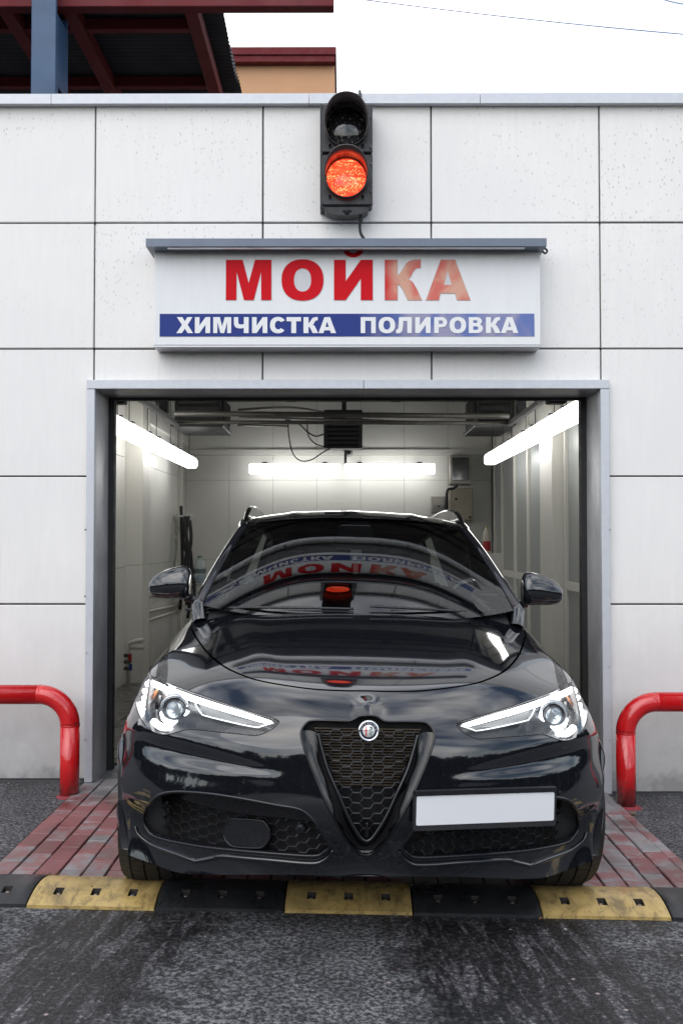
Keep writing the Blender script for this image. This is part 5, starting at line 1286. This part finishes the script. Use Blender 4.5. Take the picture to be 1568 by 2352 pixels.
# smooth depth function for intake back
xs_ = np.linspace(-.95, .95, 60)
def nose_y(x, z):
    x = abs(x); return .035 + 1.0 * .095 * (x / .4) ** 2 * (1 if x < .4 else 1) + max(0, x - .6) ** 2 * 1.4
for s_ in (1, -1):
    it = empty('lower_intake', (0, 0, 0)); it.parent = car
    X = lambda q: Vector((s_ * q[0], q[1], q[2]))
    MB().tube([X(q) for q in off_surf(intake, .004)], .006, 8, closed=True).build('intake_rim', M['satin'], it)
    poly = np.array([(s_ * q[0], q[2]) for q in ipt])
    MB().prism([(a1, b1) for a1, b1 in poly], .30, .31).build('intake_back', M['void'], it) if False else None
    # back panel that follows the nose
    m = MB(); nx = 24; vs = []
    for i in range(nx + 1):
        x = .08 + (.93 - .08) * i / nx; y = nose_y(x, .4) + .085
        vs += [(s_ * x, y, .26), (s_ * x, y, .56)]
    m.add(vs, [(2 * i, 2 * i + 1, 2 * i + 3, 2 * i + 2) for i in range(nx)], True); m.build('intake_back', M['void'], it)
    # upper blade
    bl = [(333,1880),(340,1853),(366,1827),(401,1819.5),(450,1821),(499,1826),(567,1837),(635.6,1850),(686,1859),(713.7,1878),(728,1897),(690,1897),(640,1893),(560,1889),(480,1880),(420,1868),(390,1862),(362,1868),(345,1885)]
    b3 = [on_surf(*q) for q in smooth_curve(bl, 3, True)]
    b2 = [(s_ * q.x, q.z) for q in b3]
    mm = MB().prism(b2, 0, .02); vv = []
    top_ = max(q[1] for q in b2)
    for (x, y, z) in mm.v:
        base = nose_y(x, z) + .028 + (top_ - z) * .18; vv.append((x, base + y, z))
    mm.v = vv; mm.build('intake_blade', M['satin'], it)
    if s_ == 1:
        q = on_surf(548, 1855); q.x = q.x; MB().lathe([(.014, 0), (.014, -.004), (.011, -.006), (0, -.006)], 20, Matrix.Translation((q.x, nose_y(q.x, 0) + .034, q.z)) @ Matrix.Rotation(R(-90), 4, 'X')).build('parking_sensor', M['satin'], it)
    low = [(345,1886),(362,1868),(390,1862),(420,1868),(480,1880),(560,1889),(640,1893),(690,1897),(728,1897),(745,1921),(754,1944),(745,1957),(721.5,1966),(635.6,1961),(518.4,1951),(440.3,1941),(362,1922),(340,1905)]
    l3 = [on_surf(*q) for q in low]; lpoly = np.array([(s_ * q.x, q.z) for q in l3])
    hx_ = honeycomb('honeycomb', (lambda P_: (lambda q: inpoly(q, P_)))(lpoly), lambda x, z: nose_y(x, z) + .048, -.95, .95, .28, .56, it, cz0=.015); hx_.data.materials[0] = M['mesh']
    # lip blade under the intake
    lip = [(313,1897),(319,1915),(340,1933),(362,1944.6),(407,1961),(450,1977),(453,1978),(495,1969),(500,1966.5),(518.4,1965.5),(575,1970),(635.6,1974.8),(690,1980),(725.4,1980.7),(742,1974),(752.8,1966),(764.5,1950)]
    l3 = [X(on_surf(a1, b1, .006)) for a1, b1 in smooth_curve(lip, 3)]; n_ = len(l3)
    MB().tube(l3, [.003 + .0052 * min(1, i / 12, (n_ - 1 - i) / 10) for i in range(n_)], 10).build('lip_blade', M['paint'], it)
    # dark cavity round pod
    if s_ == -1 or True:
        pod = [(511,1915),(522,1900),(535,1897.7),(592,1899),(605,1903),(616,1918),(616,1936),(604,1950),(590,1954),(540,1952),(524,1946),(511,1930)]
        if s_ == 1:
            pc = [on_surf(*q) for q in smooth_curve(pod, 3, True)]
            mm = MB().prism([(q.x, q.z) for q in pc], 0, .03); mm.v = [(x, nose_y(x, z) + .030 + y, z) for x, y, z in mm.v]; mm.build('radar_pod', M['satin'], it)
            MB().tube([(q.x, nose_y(q.x, q.z) + .032, q.z) for q in pc], .004, 8, closed=True).build('pod_rim', M['satin'], it)
    hp_ = [on_surf(*q) for q in ((712, 1898), (724, 1905), (724, 1918), (712, 1925), (700, 1918), (700, 1905))] if False else None
    q = on_surf(688 if s_ == 1 else 690, 1916); MB().lathe([(.022, 0), (.018, -.006), (.008, -.008), (.006, -.004), (0, -.004)], 6, Matrix.Translation((s_ * q.x, nose_y(q.x, 0) + .050, q.z)) @ Matrix.Rotation(R(-90), 4, 'X'), smooth=False).build('parking_sensor', M['satin'], it)
# under tray and inner darkness
MB().box((-.60, .42, .22), (.60, .6, .29), .03).build('under_tray', M['void'], car)
MB().box((-.62, .5, .17), (.62, 4.0, .22), .01).build('floor_pan', M['void'], car)

# ---- headlamps ---------------------------------------------------------
drl_px = [(622,1655),(603.7,1651),(549,1634),(494,1617),(439.6,1599),(385,1579),(354,1567),(340,1563),(333,1567),(329,1576),(326,1595),(328.5,1617),(336,1637),(349,1654),(366,1667),(386,1669)]
drl_w = [.004,.008,.010,.0108,.0115,.012,.012,.012,.0115,.012,.0125,.0125,.0125,.0125,.0125,.009]
grd2 = [(626,1655.5),(610,1660),(595.5,1664.6),(584.5,1666),(535,1656),(467,1638.7),(458,1633),(450.6,1623.6),(444,1611),(443,1603)]
def inner_pt(px, py, d): return on_surf(px, py, -d)
hl3 = [on_surf(*q) for q in smooth_curve(hl_px, 4, True)]
for s_ in (1, -1):
    hd = empty('headlight', (0, 0, 0)); hd.parent = car
    X = lambda q: Vector((s_ * q[0], q[1], q[2]))
    uv = hl if s_ == 1 else mirror(hl)
    p, T, n, lo = patch(S, uv, [], 13, 15, -.001); skin('lens_cover', [(p, T, n, 0)], [M['lampglass']], hd)
    p, T, n, lo = patch(S, uv, [], 9, 10, -.05); skin('housing', [(p, T, n, 0)], [M['lampdark']], hd)
    MB().tube([Vector(q) for q in (lambda l_: S.P(l_[:, 0], l_[:, 1]) - S.Nn(l_[:, 0], l_[:, 1]) * .0015)(np.array(uv))], .0028, 8, closed=True).build('bezel', M['gloss'], hd)
    ob_ = [(331,1565),(352,1571),(372,1580),(392,1590),(372,1598),(360,1612),(358,1632),(366,1650),(384,1664),(366,1664),(346,1651),(334,1634),(328,1612),(327,1588)]
    q3 = [X(inner_pt(*q, .040)) for q in ob_]; MB().add(q3 + [X(inner_pt(345, 1615, .046))], [(i_, (i_ + 1) % 14, 14) for i_ in range(14)], True).build('side_reflector', M['reflector'], hd)
    # daytime light band: flat ribbon with depth
    c3 = [inner_pt(*q, .014) for q in smooth_curve(drl_px, 5)]; wd = [float(q[0]) for q in smooth_curve([(w_,) for w_ in drl_w], 5)]
    cu = np.array([_oc[(round(float(q[0]), 3), round(float(q[1]), 3))] for q in smooth_curve(drl_px, 5)]); snn = [Vector(q) for q in S.Nn(cu[:, 0], cu[:, 1])]
    MB().tube([X(q) for q in c3], wd, 12).build('daytime_light', M['drl'], hd)
    MB().tube([X(inner_pt(*q, .016)) for q in smooth_curve(grd2, 4)], .0022, 6).build('light_guide', M['drl2'], hd)
    # reflector tray beneath the main strip
    rp_ = [(448,1603),(610,1655),(594,1662),(535,1653),(467,1635)]; q3 = [X(inner_pt(*q, .026)) for q in rp_]
    MB().add(q3, [tuple(range(5))]).build('reflector', M['lampgrey'], hd)
    # projector
    pc = inner_pt(392, 1618, .030); Mq = Matrix.Translation(X(pc)) @ Matrix.Rotation(R(90), 4, 'X')
    MB().lathe([(.058, -.01), (.056, .012), (.045, .010), (.040, -.012)], 40, Mq).build('projector_bowl', M['reflector'], hd)
    ring = []; 
    for k in range(33): a1 = R(-170 + 190 * k / 32) if s_ == 1 else R(-10 - 190 * k / 32) + 0; ring.append(X(pc) + Vector((.051 * math.cos(a1), -.016, .051 * math.sin(a1))))
    MB().tube(ring, [(.0035 + .0095 * math.sin(math.pi * k / 32)) for k in range(33)], 10).build('ring_light', M['ringl'], hd)
    MB().lathe([(.043, -.02), (.043, .006), (.034, .012)], 36, Mq).build('projector_ring', M['lampdark'], hd)
    MB().lathe([(.033, .008), (.029, .016), (.020, .023), (.010, .026), (0, .027)], 32, Mq).build('projector_lens', simple('projector_glass', (.30, .33, .36), .05, .3), hd)
    ab = [(334,1568),(356,1574),(349,1587),(340,1602),(331,1612),(329,1590)]; q3 = [X(inner_pt(*q, .024)) for q in ab]; MB().add(q3, [tuple(range(6))]).build('indicator', M['amber'], hd)
    for cpx in (((356, 1577), (352, 1600), (345, 1628), (350, 1648)),):
        MB().tube([X(inner_pt(*q, .034)) for q in smooth_curve(cpx, 4)], .006, 8).build('chrome_fin', M['lampdark'], hd)
    if s_ == 1: MB().add([X(inner_pt(*q, .03)) for q in ((400,1596),(470,1622),(455,1632),(425,1622),(405,1610))], [(0, 1, 2, 3, 4)]).build('reflector', M['lampgrey'], hd)
# side marker: red sliver seen at the arches is the barrier mirrored in the paint, nothing built here

# ---- number plate --------------------------------------------------------
pl = [lp(955, 1828, .115), lp(1274, 1817.5, .135), lp(1270, 1886, .135), lp(953, 1894, .115)]
pl[0].y, pl[3].y, pl[1].y, pl[2].y = -.018, -.018, .082, .082
pl = [lp(px, py, q.y) for (px, py), q in zip(((957, 1829), (1273.5, 1819), (1269, 1886.5), (954.5, 1894)), pl)]
ex = (pl[1] - pl[0]).normalized(); ez = ((pl[0] - pl[3]) + (pl[1] - pl[2])).normalized(); ey = ez.cross(ex).normalized(); ez = ex.cross(ey).normalized()
if ey.y < 0: ey = -ey
c0 = sum(pl, Vector()) / 4; Wp = ((pl[1] - pl[0]).length + (pl[2] - pl[3]).length) / 4; Hp = ((pl[0] - pl[3]).length + (pl[1] - pl[2]).length) / 4
Mp = Matrix.Translation(c0) @ Matrix((ex, ey, ez)).transposed().to_4x4()
np_ = empty('number_plate', (0, 0, 0)); np_.parent = car
def rrect(w_, h_, r_): return ell(w_ - r_, h_ - r_, r_, r_, 0, 90, 5) + ell(-w_ + r_, h_ - r_, r_, r_, 90, 180, 5) + ell(-w_ + r_, -h_ + r_, r_, r_, 180, 270, 5) + ell(w_ - r_, -h_ + r_, r_, r_, 270, 360, 5)
MB().prism(rrect(Wp, Hp, .006), -.0015, .0, Mp).build('plate', simple('blank_plate', (.72, .73, .75), .45, 0, 4, .05), np_)
MB().prism(rrect(Wp + .0085, Hp + .013, .008), .0005, .016, Mp @ Matrix.Translation((0, 0, -.006))).build('plate_frame', M['grain'], np_)
MB().prism(rrect(Wp + .009, .007, .004), -.006, .016, Mp @ Matrix.Translation((0, 0, Hp + .010))).build('plate_hood', M['satin'], np_)
for a1 in (-.3, .3): MB().box((c0.x + a1 * .6 - .03, c0.y + .01 + a1 * .12, c0.z - .03), (c0.x + a1 * .6 + .03, c0.y + .10 + a1 * .12, c0.z + .03)).build('plate_mount', M['grain'], np_)

# ---- greenhouse ----------------------------------------------------------
def bow(c, e, n, p=2.0):       # half row from centre to edge
    return [tuple(c[k] + (e[k] - c[k]) * ((i / n) if k == 0 else (i / n) ** p) for k in range(3)) for i in range(n + 1)]
ws_rows = [bow((0, 1.06, 1.09), (.738, 1.19, 1.142), 5, 3.0), bow((0, 1.35, 1.277), (.703, 1.46, 1.270), 5, 3.0), bow((0, 1.64, 1.441), (.652, 1.745, 1.405), 5, 3.0), bow((0, 1.915, 1.562), (.598, 2.0, 1.513), 5, 3.0)]
W_ = Surf(ws_rows, True); we = W_.hc
rect = lambda a1, b1, c1, d1: [(a1, c1), (b1, c1), (b1, d1), (a1, d1)]
p, T, n, lo = patch(W_, rect(-we, we, 0, 3), [], 10, 14); skin('windscreen', [(p, T, n, 0)], [M['windscreen']], car)
# black band printed round the glass
fr_o = rect(-we, we, 0, 3); fr_i = rect(-we + .25, we - .25, .0 + .16, 3 - .12)
p, T, n, lo = patch(W_, fr_o, [fr_i], 10, 14, -.003); skin('frit_band', [(p, T, n, 0)], [M['satin']], car)
# roof
rf_rows = [bow((0, 1.905, 1.568), (.606, 2.01, 1.515), 5, 2.8), bow((0, 2.2, 1.607), (.618, 2.28, 1.556), 5, 2.6), bow((0, 2.7, 1.634), (.61, 2.75, 1.580), 5, 2.4), bow((0, 3.4, 1.612), (.60, 3.4, 1.555), 5, 2.2), bow((0, 4.15, 1.545), (.57, 4.05, 1.49), 5, 2.2)]
RF = Surf(rf_rows, True, lambda q: .0045 * np.exp(-((np.abs(q[:, 0]) - .34) / .04) ** 2) * sm(q[:, 1], 1.95, 2.15) + .004 * np.exp(-(np.abs(q[:, 0]) / .05) ** 2) * sm(q[:, 1], 1.95, 2.2)); rfe = RF.hc
p, T, n, lo = patch(RF, rect(-rfe, rfe, 0, 4), [], 10, 10); skin('roof', [(p, T, n, 0)], [M['paint']], car)
# sides: pillar, glass, rail
def strip(name, A1, B1, mat, parent=car, thick=.02):
    m = MB(); n_ = len(A1); A1 = [Vector(q) for q in A1]; B1 = [Vector(q) for q in B1]
    m.add(A1 + B1, [(i, i + 1, n_ + i + 1, n_ + i) for i in range(n_ - 1)], True); return m.build(name, mat, parent)
edge = W_.P(np.full(30, we), np.linspace(0, 3, 30))
for s_ in (1, -1):
    X = lambda q: Vector((s_ * q[0], q[1], q[2]))
    E = [X(q) for q in edge]
    E0 = [X((.722, 1.14, 1.075))] + E + [X(q) for q in RF.P(np.full(24, rfe), np.linspace(.05, 4, 24))]
    # rounded A pillar
    m = MB(); vs = []; secs = [(-.045, -.004), (-.030, .012), (-.008, .018), (.014, .012), (.030, -.006), (.034, -.035), (.0, -.045)]
    n_ = len(E0)
    for i, q in enumerate(E0):
        t_ = (E0[min(i + 1, n_ - 1)] - E0[max(0, i - 1)]).normalized(); ox = Vector((s_, 0, 0)); ox = (ox - t_ * ox.dot(t_)).normalized(); up = t_.cross(ox) * (s_ * -1)
        if up.z < 0: up = -up
        f_ = .62 + .38 * min(1, i / 26)
        for a1, b1 in secs: vs.append(q + ox * (a1 * .8 + .006) + up * b1 * f_)
    k_ = len(secs)
    fs = [(k_ * i + j, k_ * i + (j + 1) % k_, k_ * (i + 1) + (j + 1) % k_, k_ * (i + 1) + j) for i in range(n_ - 1) for j in range(k_)]
    m.add(vs, fs, True); m.build('window_pillar', M['paint'], car)
    # side glass
    top = [X((q[0] + .012, q[1], q[2] - .02)) for q in edge[2:]] + [X((q[0] + .012, q[1], q[2] - .025)) for q in RF.P(np.full(20, rfe), np.linspace(.3, 3.6, 20))]
    bot = [X((.80 - .03 * max(0, (y - 3) / 1.2), y, 1.06 + .05 * min(1, (y - 1.4) / 2.5))) for y in np.linspace(1.47, 4.05, len(top))]
    strip('side_window', bot, top, M['sideglass'])
    # roof rail with raised foot
    rl = [(.606, 2.06, 1.520), (.606, 2.16, 1.556), (.604, 2.30, 1.594), (.602, 2.46, 1.618), (.600, 2.75, 1.632), (.61, 3.3, 1.63), (.60, 3.7, 1.60), (.595, 3.85, 1.555)]
    rr_ = [.006, .014, .018, .017, .016, .016, .016, .010]; c_ = smooth_curve(rl, 5); r2_ = [float(q[0]) for q in smooth_curve([(a1,) for a1 in rr_], 5)]
    rs_ = [(-1, -3.6), (-1, -.5), (-.6, 0), (.6, 0), (1, -.5), (1, -3.6)]; vs = [X((q[0] + a1 * r1 * .8, q[1], q[2] + r1 + b1 * min(r1, .016) * (1 if r1 > .012 else .6))) for q, r1 in zip(c_, r2_) for a1, b1 in rs_]; n_ = len(c_)
    MB().add(vs, [(6 * i + k, 6 * i + (k + 1) % 6, 6 * i + 6 + (k + 1) % 6, 6 * i + 6 + k) for i in range(n_ - 1) for k in range(6)] + [tuple(range(6)), tuple(range(6 * n_ - 6, 6 * n_))], False).build('roof_rail', M['gloss'], car)
    # mirror
    mr = empty('door_mirror', (0, 0, 0)); mr.parent = car
    mc = Vector((s_ * .910, 1.52, 1.205)); m = MB(); prof_ = []
    sec = [(-.116, .22, -.012, .0), (-.108, .48, -.010, .0), (-.085, .76, -.004, .0), (-.04, .96, .004, .0), (.015, 1.08, .012, .0), (.060, 1.15, .014, 0), (.084, 1.08, .010, 0), (.092, .86, .006, 0), (.094, .3, .004, 0)]
    vs = []; nk = 22
    for a1, sc_, zo, _ in sec:
        for k in range(nk):
            th = 2 * math.pi * k / nk; yy_ = math.cos(th); zz_ = math.sin(th)
            ry_ = .068 if yy_ < 0 else .045; rz_ = .080 if zz_ > 0 else .068
            if zz_ < 0: zz_ = -abs(zz_) ** .8
            vs.append(mc + Vector((-s_ * -a1 * -1 if False else s_ * (-a1), yy_ * ry_ * sc_ + .25 * abs(a1) * (.3 if a1 < 0 else .05), zz_ * rz_ * sc_ + zo)))
    fs = [(nk * i + k, nk * i + (k + 1) % nk, nk * (i + 1) + (k + 1) % nk, nk * (i + 1) + k) for i in range(len(sec) - 1) for k in range(nk)] + [tuple(range(nk)), tuple(range(nk * (len(sec) - 1), nk * len(sec)))]
    if s_ < 0: fs = [f_[::-1] for f_ in fs]
    m.add(vs, fs, True); o_ = m.build('mirror_shell', M['paint'], mr); md = o_.modifiers.new('s', 'SUBSURF'); md.levels = 1; md.render_levels = 1
    arm = [mc + Vector((-s_ * .06, .02, -.055)), mc + Vector((-s_ * .12, .02, -.065)), mc + Vector((-s_ * .17, .03, -.085)), mc + Vector((-s_ * .2, .04, -.12))]
    MB().tube(arm, [.020, .021, .024, .030], 12).build('mirror_arm', M['satin'], mr)
    low_ = [mc + Vector((s_ * a1, -.052 * f_, -.028 - .006 * f_)) for a1, f_ in ((-.075, .8), (-.04, .97), (0, 1.06), (.04, 1.03), (.08, .80), (.105, .45))]
    MB().tube(smooth_curve(low_, 3), .0035, 6).build('mirror_indicator', M['satin'], mr)
    MB().box(mc + Vector((-.07, .048, -.045)), mc + Vector((.07, .052, .05)), .01).build('mirror_glass', M['chrome'], mr)
# bonnet-side filler behind the bonnet edge (scuttle panel)
m = MB(); A1 = []; B1 = []
for x in np.linspace(-.69, .69, 41):
    y = 1.07 + .13 * (abs(x) / .765) ** 3; A1.append((x, y - .05, 1.075 - .03 * abs(x))); B1.append((x, y + .05, 1.10 + .02 * abs(x)))
m.add(A1 + B1, [(i, i + 1, 41 + i + 1, 41 + i) for i in range(40)], True); m.build('scuttle', M['grain'], car)
for k, l in enumerate((((430, 1386), (500, 1382), (575, 1383), (650, 1388), (735, 1394), (800, 1397)), ((835, 1378), (880, 1381), (930, 1384), (1000, 1387), (1070, 1390), (1135, 1392)))):
    WP = []
    W_.gu = None
    for px, py in l: 
        x = (px - 812) / 478.0; WP.append(Vector((x, 1.07 + .13 * (min(1, abs(x) / .765)) ** 3 + (.045 if k else .03), 1.140 + (1388 - py) / 480 * .3 - .03 * (abs(x) / .76) ** 2)))
    wp = empty('wiper', (0, 0, 0)); wp.parent = car
    MB().tube([q + Vector((0, 0, .004)) for q in smooth_curve(WP, 4)], .006, 8).build('wiper_arm', M['satin'], wp); MB().tube([q + Vector((0, .012, -.010)) for q in smooth_curve(WP[1:], 4)], .004, 6).build('wiper_blade', M['black_plastic'], wp)
# ---- cabin ---------------------------------------------------------------
M['cabin'] = simple('dark_trim', (.010, .010, .011), .6, 0, 80, .2); M['seat'] = simple('seat_leather', (.014, .013, .013), .45, 0, 60, .2)
cb = empty('cabin', (0, 0, 0)); cb.parent = car
m = MB(); vs = []
for i in range(21):
    x = -.74 + 1.48 * i / 20; vs += [(x, 1.2 + .28 * (abs(x) / .76) ** 2, 1.07), (x, 1.6, 1.06 + .02 * math.cos(x * 9)), (x, 1.95, 1.03), (x, 2.02, .8)]
m.add(vs, [(4 * i + k, 4 * i + 4 + k, 4 * i + 5 + k, 4 * i + 1 + k) for i in range(20) for k in range(3)], True); m.build('dashboard', M['cabin'], cb)
MB().box((-.70, 2.3, .35), (.70, 4.0, .5), .02).build('cabin_floor', M['cabin'], cb)
MB().box((-.6, 4.0, .5), (.6, 4.2, 1.45), .05).build('tail_trim', M['cabin'], cb)
MB().box((-.58, 2.12, 1.50), (.58, 4.0, 1.52), .01).build('headlining', M['cabin'], cb)
for x in (-.36, .36):
    st_ = empty('seat', (0, 0, 0)); st_.parent = cb
    for nm, a1, b1, bv in (('seat_back', (x - .24, 2.62, .6), (x + .24, 2.76, 1.20), .06), ('headrest', (x - .13, 2.66, 1.24), (x + .13, 2.76, 1.42), .045), ('seat_cushion', (x - .25, 2.2, .5), (x + .25, 2.66, .64), .05)): MB().box(a1, b1, bv).build(nm, M['seat'], st_)
MB().box((-.56, 3.4, .6), (.56, 3.52, 1.22), .05).build('rear_seat', M['seat'], cb)
for x in (-.36, .36): MB().box((x - .11, 3.42, 1.23), (x + .11, 3.5, 1.38), .03).build('rear_headrest', M['seat'], cb)
q = Vector((.36, 1.98, 1.03)); ring_ = [q + Vector((.185 * math.cos(R(a1)), .07 * math.sin(R(a1)) * -1 + .02, .172 * math.sin(R(a1)))) for a1 in range(0, 360, 12)]
MB().tube(ring_, .014, 8, closed=True).build('steering_wheel', M['seat'], cb)
q = Vector((0, 1.86, 1.43)); MB().box(q + Vector((-.12, -.01, -.035)), q + Vector((.12, .02, .035)), .015).build('rear_view_mirror', M['black_plastic'], cb)
MB().prism([(-.075, 1.53), (.075, 1.53), (.105, 1.48), (.09, 1.455), (-.09, 1.455), (-.105, 1.48)], 1.83, 1.87).build('sensor_pod', M['grain'], cb)
q = Vector((0.0, 1.70, 1.37)); MB().box(q + Vector((-.03, -.005, -.03)), q + Vector((.03, .02, .03)), .006).build('dash_camera', simple('pale_camera', (.35, .38, .38), .4), cb)
MB().box(q + Vector((-.013, -.0, -.095)), q + Vector((.013, .004, -.045)), .002).build('hanging_tag', simple('pale_tag', (.45, .48, .48), .5), cb)
# ---- wheels ----------------------------------------------------------------
t = NT('tyre_rubber'); v = t.coord('Object'); t.set(Base_Color=t.mix(t.noise(v, 40, 4, .7), (.010, .010, .011), (.028, .026, .024)), Roughness=.62); t.bump(t.noise(v, 160, 3), .2, .002); M['tyre'] = t.m
TR, TW = .352, .255
def tread(m):
    # tread ribs: rows of separate blocks round the tyre
    nb_ = 62
    rowsx = [(-.124, -.086), (-.078, -.032), (-.024, .024), (.032, .078), (.086, .124)]
    for ri, (xa, xb) in enumerate(rowsx):
        for k in range(nb_):
            a0 = 2 * math.pi * (k + (.5 if ri % 2 else 0)) / nb_; a1 = a0 + 2 * math.pi / nb_ * .86
            vs = []
            for x in (xa, xb):
                ra = TR - .0 - (abs(x) / .125) ** 4 * .022
                for a_ in (a0, a1):
                    for r_ in (ra - .012, ra): vs.append((x, r_ * math.cos(a_), r_ * math.sin(a_)))
            m.add(vs, [(0, 1, 3, 2), (4, 6, 7, 5), (1, 5, 7, 3), (0, 4, 5, 1), (2, 3, 7, 6)])
    return m
wheel = empty('wheel', (0, 0, 0))
Mx_ = Matrix.Rotation(R(90), 4, 'Y')
ca = [(.245, .10), (.262, .118), (.30, .130), (.325, .129), (TR - .026, .122), (TR - .013, .105), (TR - .010, .06), (TR - .010, -.06), (TR - .013, -.105), (TR - .026, -.122), (.325, -.129), (.30, -.130), (.262, -.118), (.245, -.10)]
MB().lathe([(r_, h_) for r_, h_ in ca], 64, Mx_).build('tyre', M['tyre'], wheel)
tr_ = tread(MB()).build('tread', M['tyre'], wheel); tr_['kind'] = 'stuff'
rim_ = MB().lathe([(.25, .105), (.243, .10), (.235, .07), (.232, -.09), (.25, -.10)], 48, Mx_)
for k in range(5):
    a1 = 2 * math.pi * k / 5
    for dd in (-.16, .16):
        c_, s2 = math.cos(a1 + dd), math.sin(a1 + dd); c3, s3 = math.cos(a1), math.sin(a1)
        rim_.tube([(.075, .06 * c3, .06 * s3), (.085, .15 * c_, .15 * s2), (.088, .238 * c_, .238 * s2)], [.022, .014, .016], 8)
rim_.lathe([(.065, .06), (.055, .08), (0, .085)], 24, Mx_); rim_.build('rim', M['satin'], wheel)
MB().lathe([(.17, .02), (.17, .045), (.05, .05)], 40, Mx_).build('brake_disc', M['steel'], wheel)
MB().lathe([(.245, -.09), (.0, -.09)], 40, Mx_).build('wheel_back', M['void'], wheel)
wheel.parent = car; wheel.location = (.832, .875, TR + .004); wheel.rotation_euler = (0, 0, R(2))
for x, y, rz in ((-.838, .875, R(182)), (.822, 3.69, 0), (-.822, 3.69, R(180))):
    w2 = copy_tree(wheel, car); w2.location = (x, y, TR); w2.rotation_euler = (0, 0, rz)
# wheel wells: dark liners
for s_ in (1, -1):
    for yc in (.875, 3.69):
        vs = []; n_ = 20
        for k in range(n_ + 1):
            a1 = R(-8 + 196 * k / n_); vs += [(s_ * .87, yc + .40 * math.cos(a1), .345 + .40 * math.sin(a1)), (s_ * .60, yc + .40 * math.cos(a1), .345 + .40 * math.sin(a1))]
        MB().add(vs, [(2 * k, 2 * k + 1, 2 * k + 3, 2 * k + 2) for k in range(n_)], True).build('wheel_liner', M['grain'], car)
# tail
tl_rows = [[(x, 4.15 - .12 * (x / .6) ** 2, 1.545 - .05 * (x / .6) ** 2) for x in (0, .2, .4, .58)], [(x, 4.45 - .1 * (x / .6) ** 2, 1.30) for x in (0, .22, .45, .66)], [(x, 4.63 - .1 * (x / .7) ** 2, 1.0) for x in (0, .25, .5, .76)], [(x, 4.66 - .1 * (x / .8) ** 2, .7) for x in (0, .28, .56, .84)], [(x, 4.60 - .1 * (x / .8) ** 2, .35) for x in (0, .28, .56, .85)]]
TLs = Surf(tl_rows, True); p, T, n, lo = patch(TLs, rect(-TLs.hc, TLs.hc, 0, 4), [], 8, 8); skin('tailgate', [(p, T, -n if False else n, 0)], [M['paint']], car)
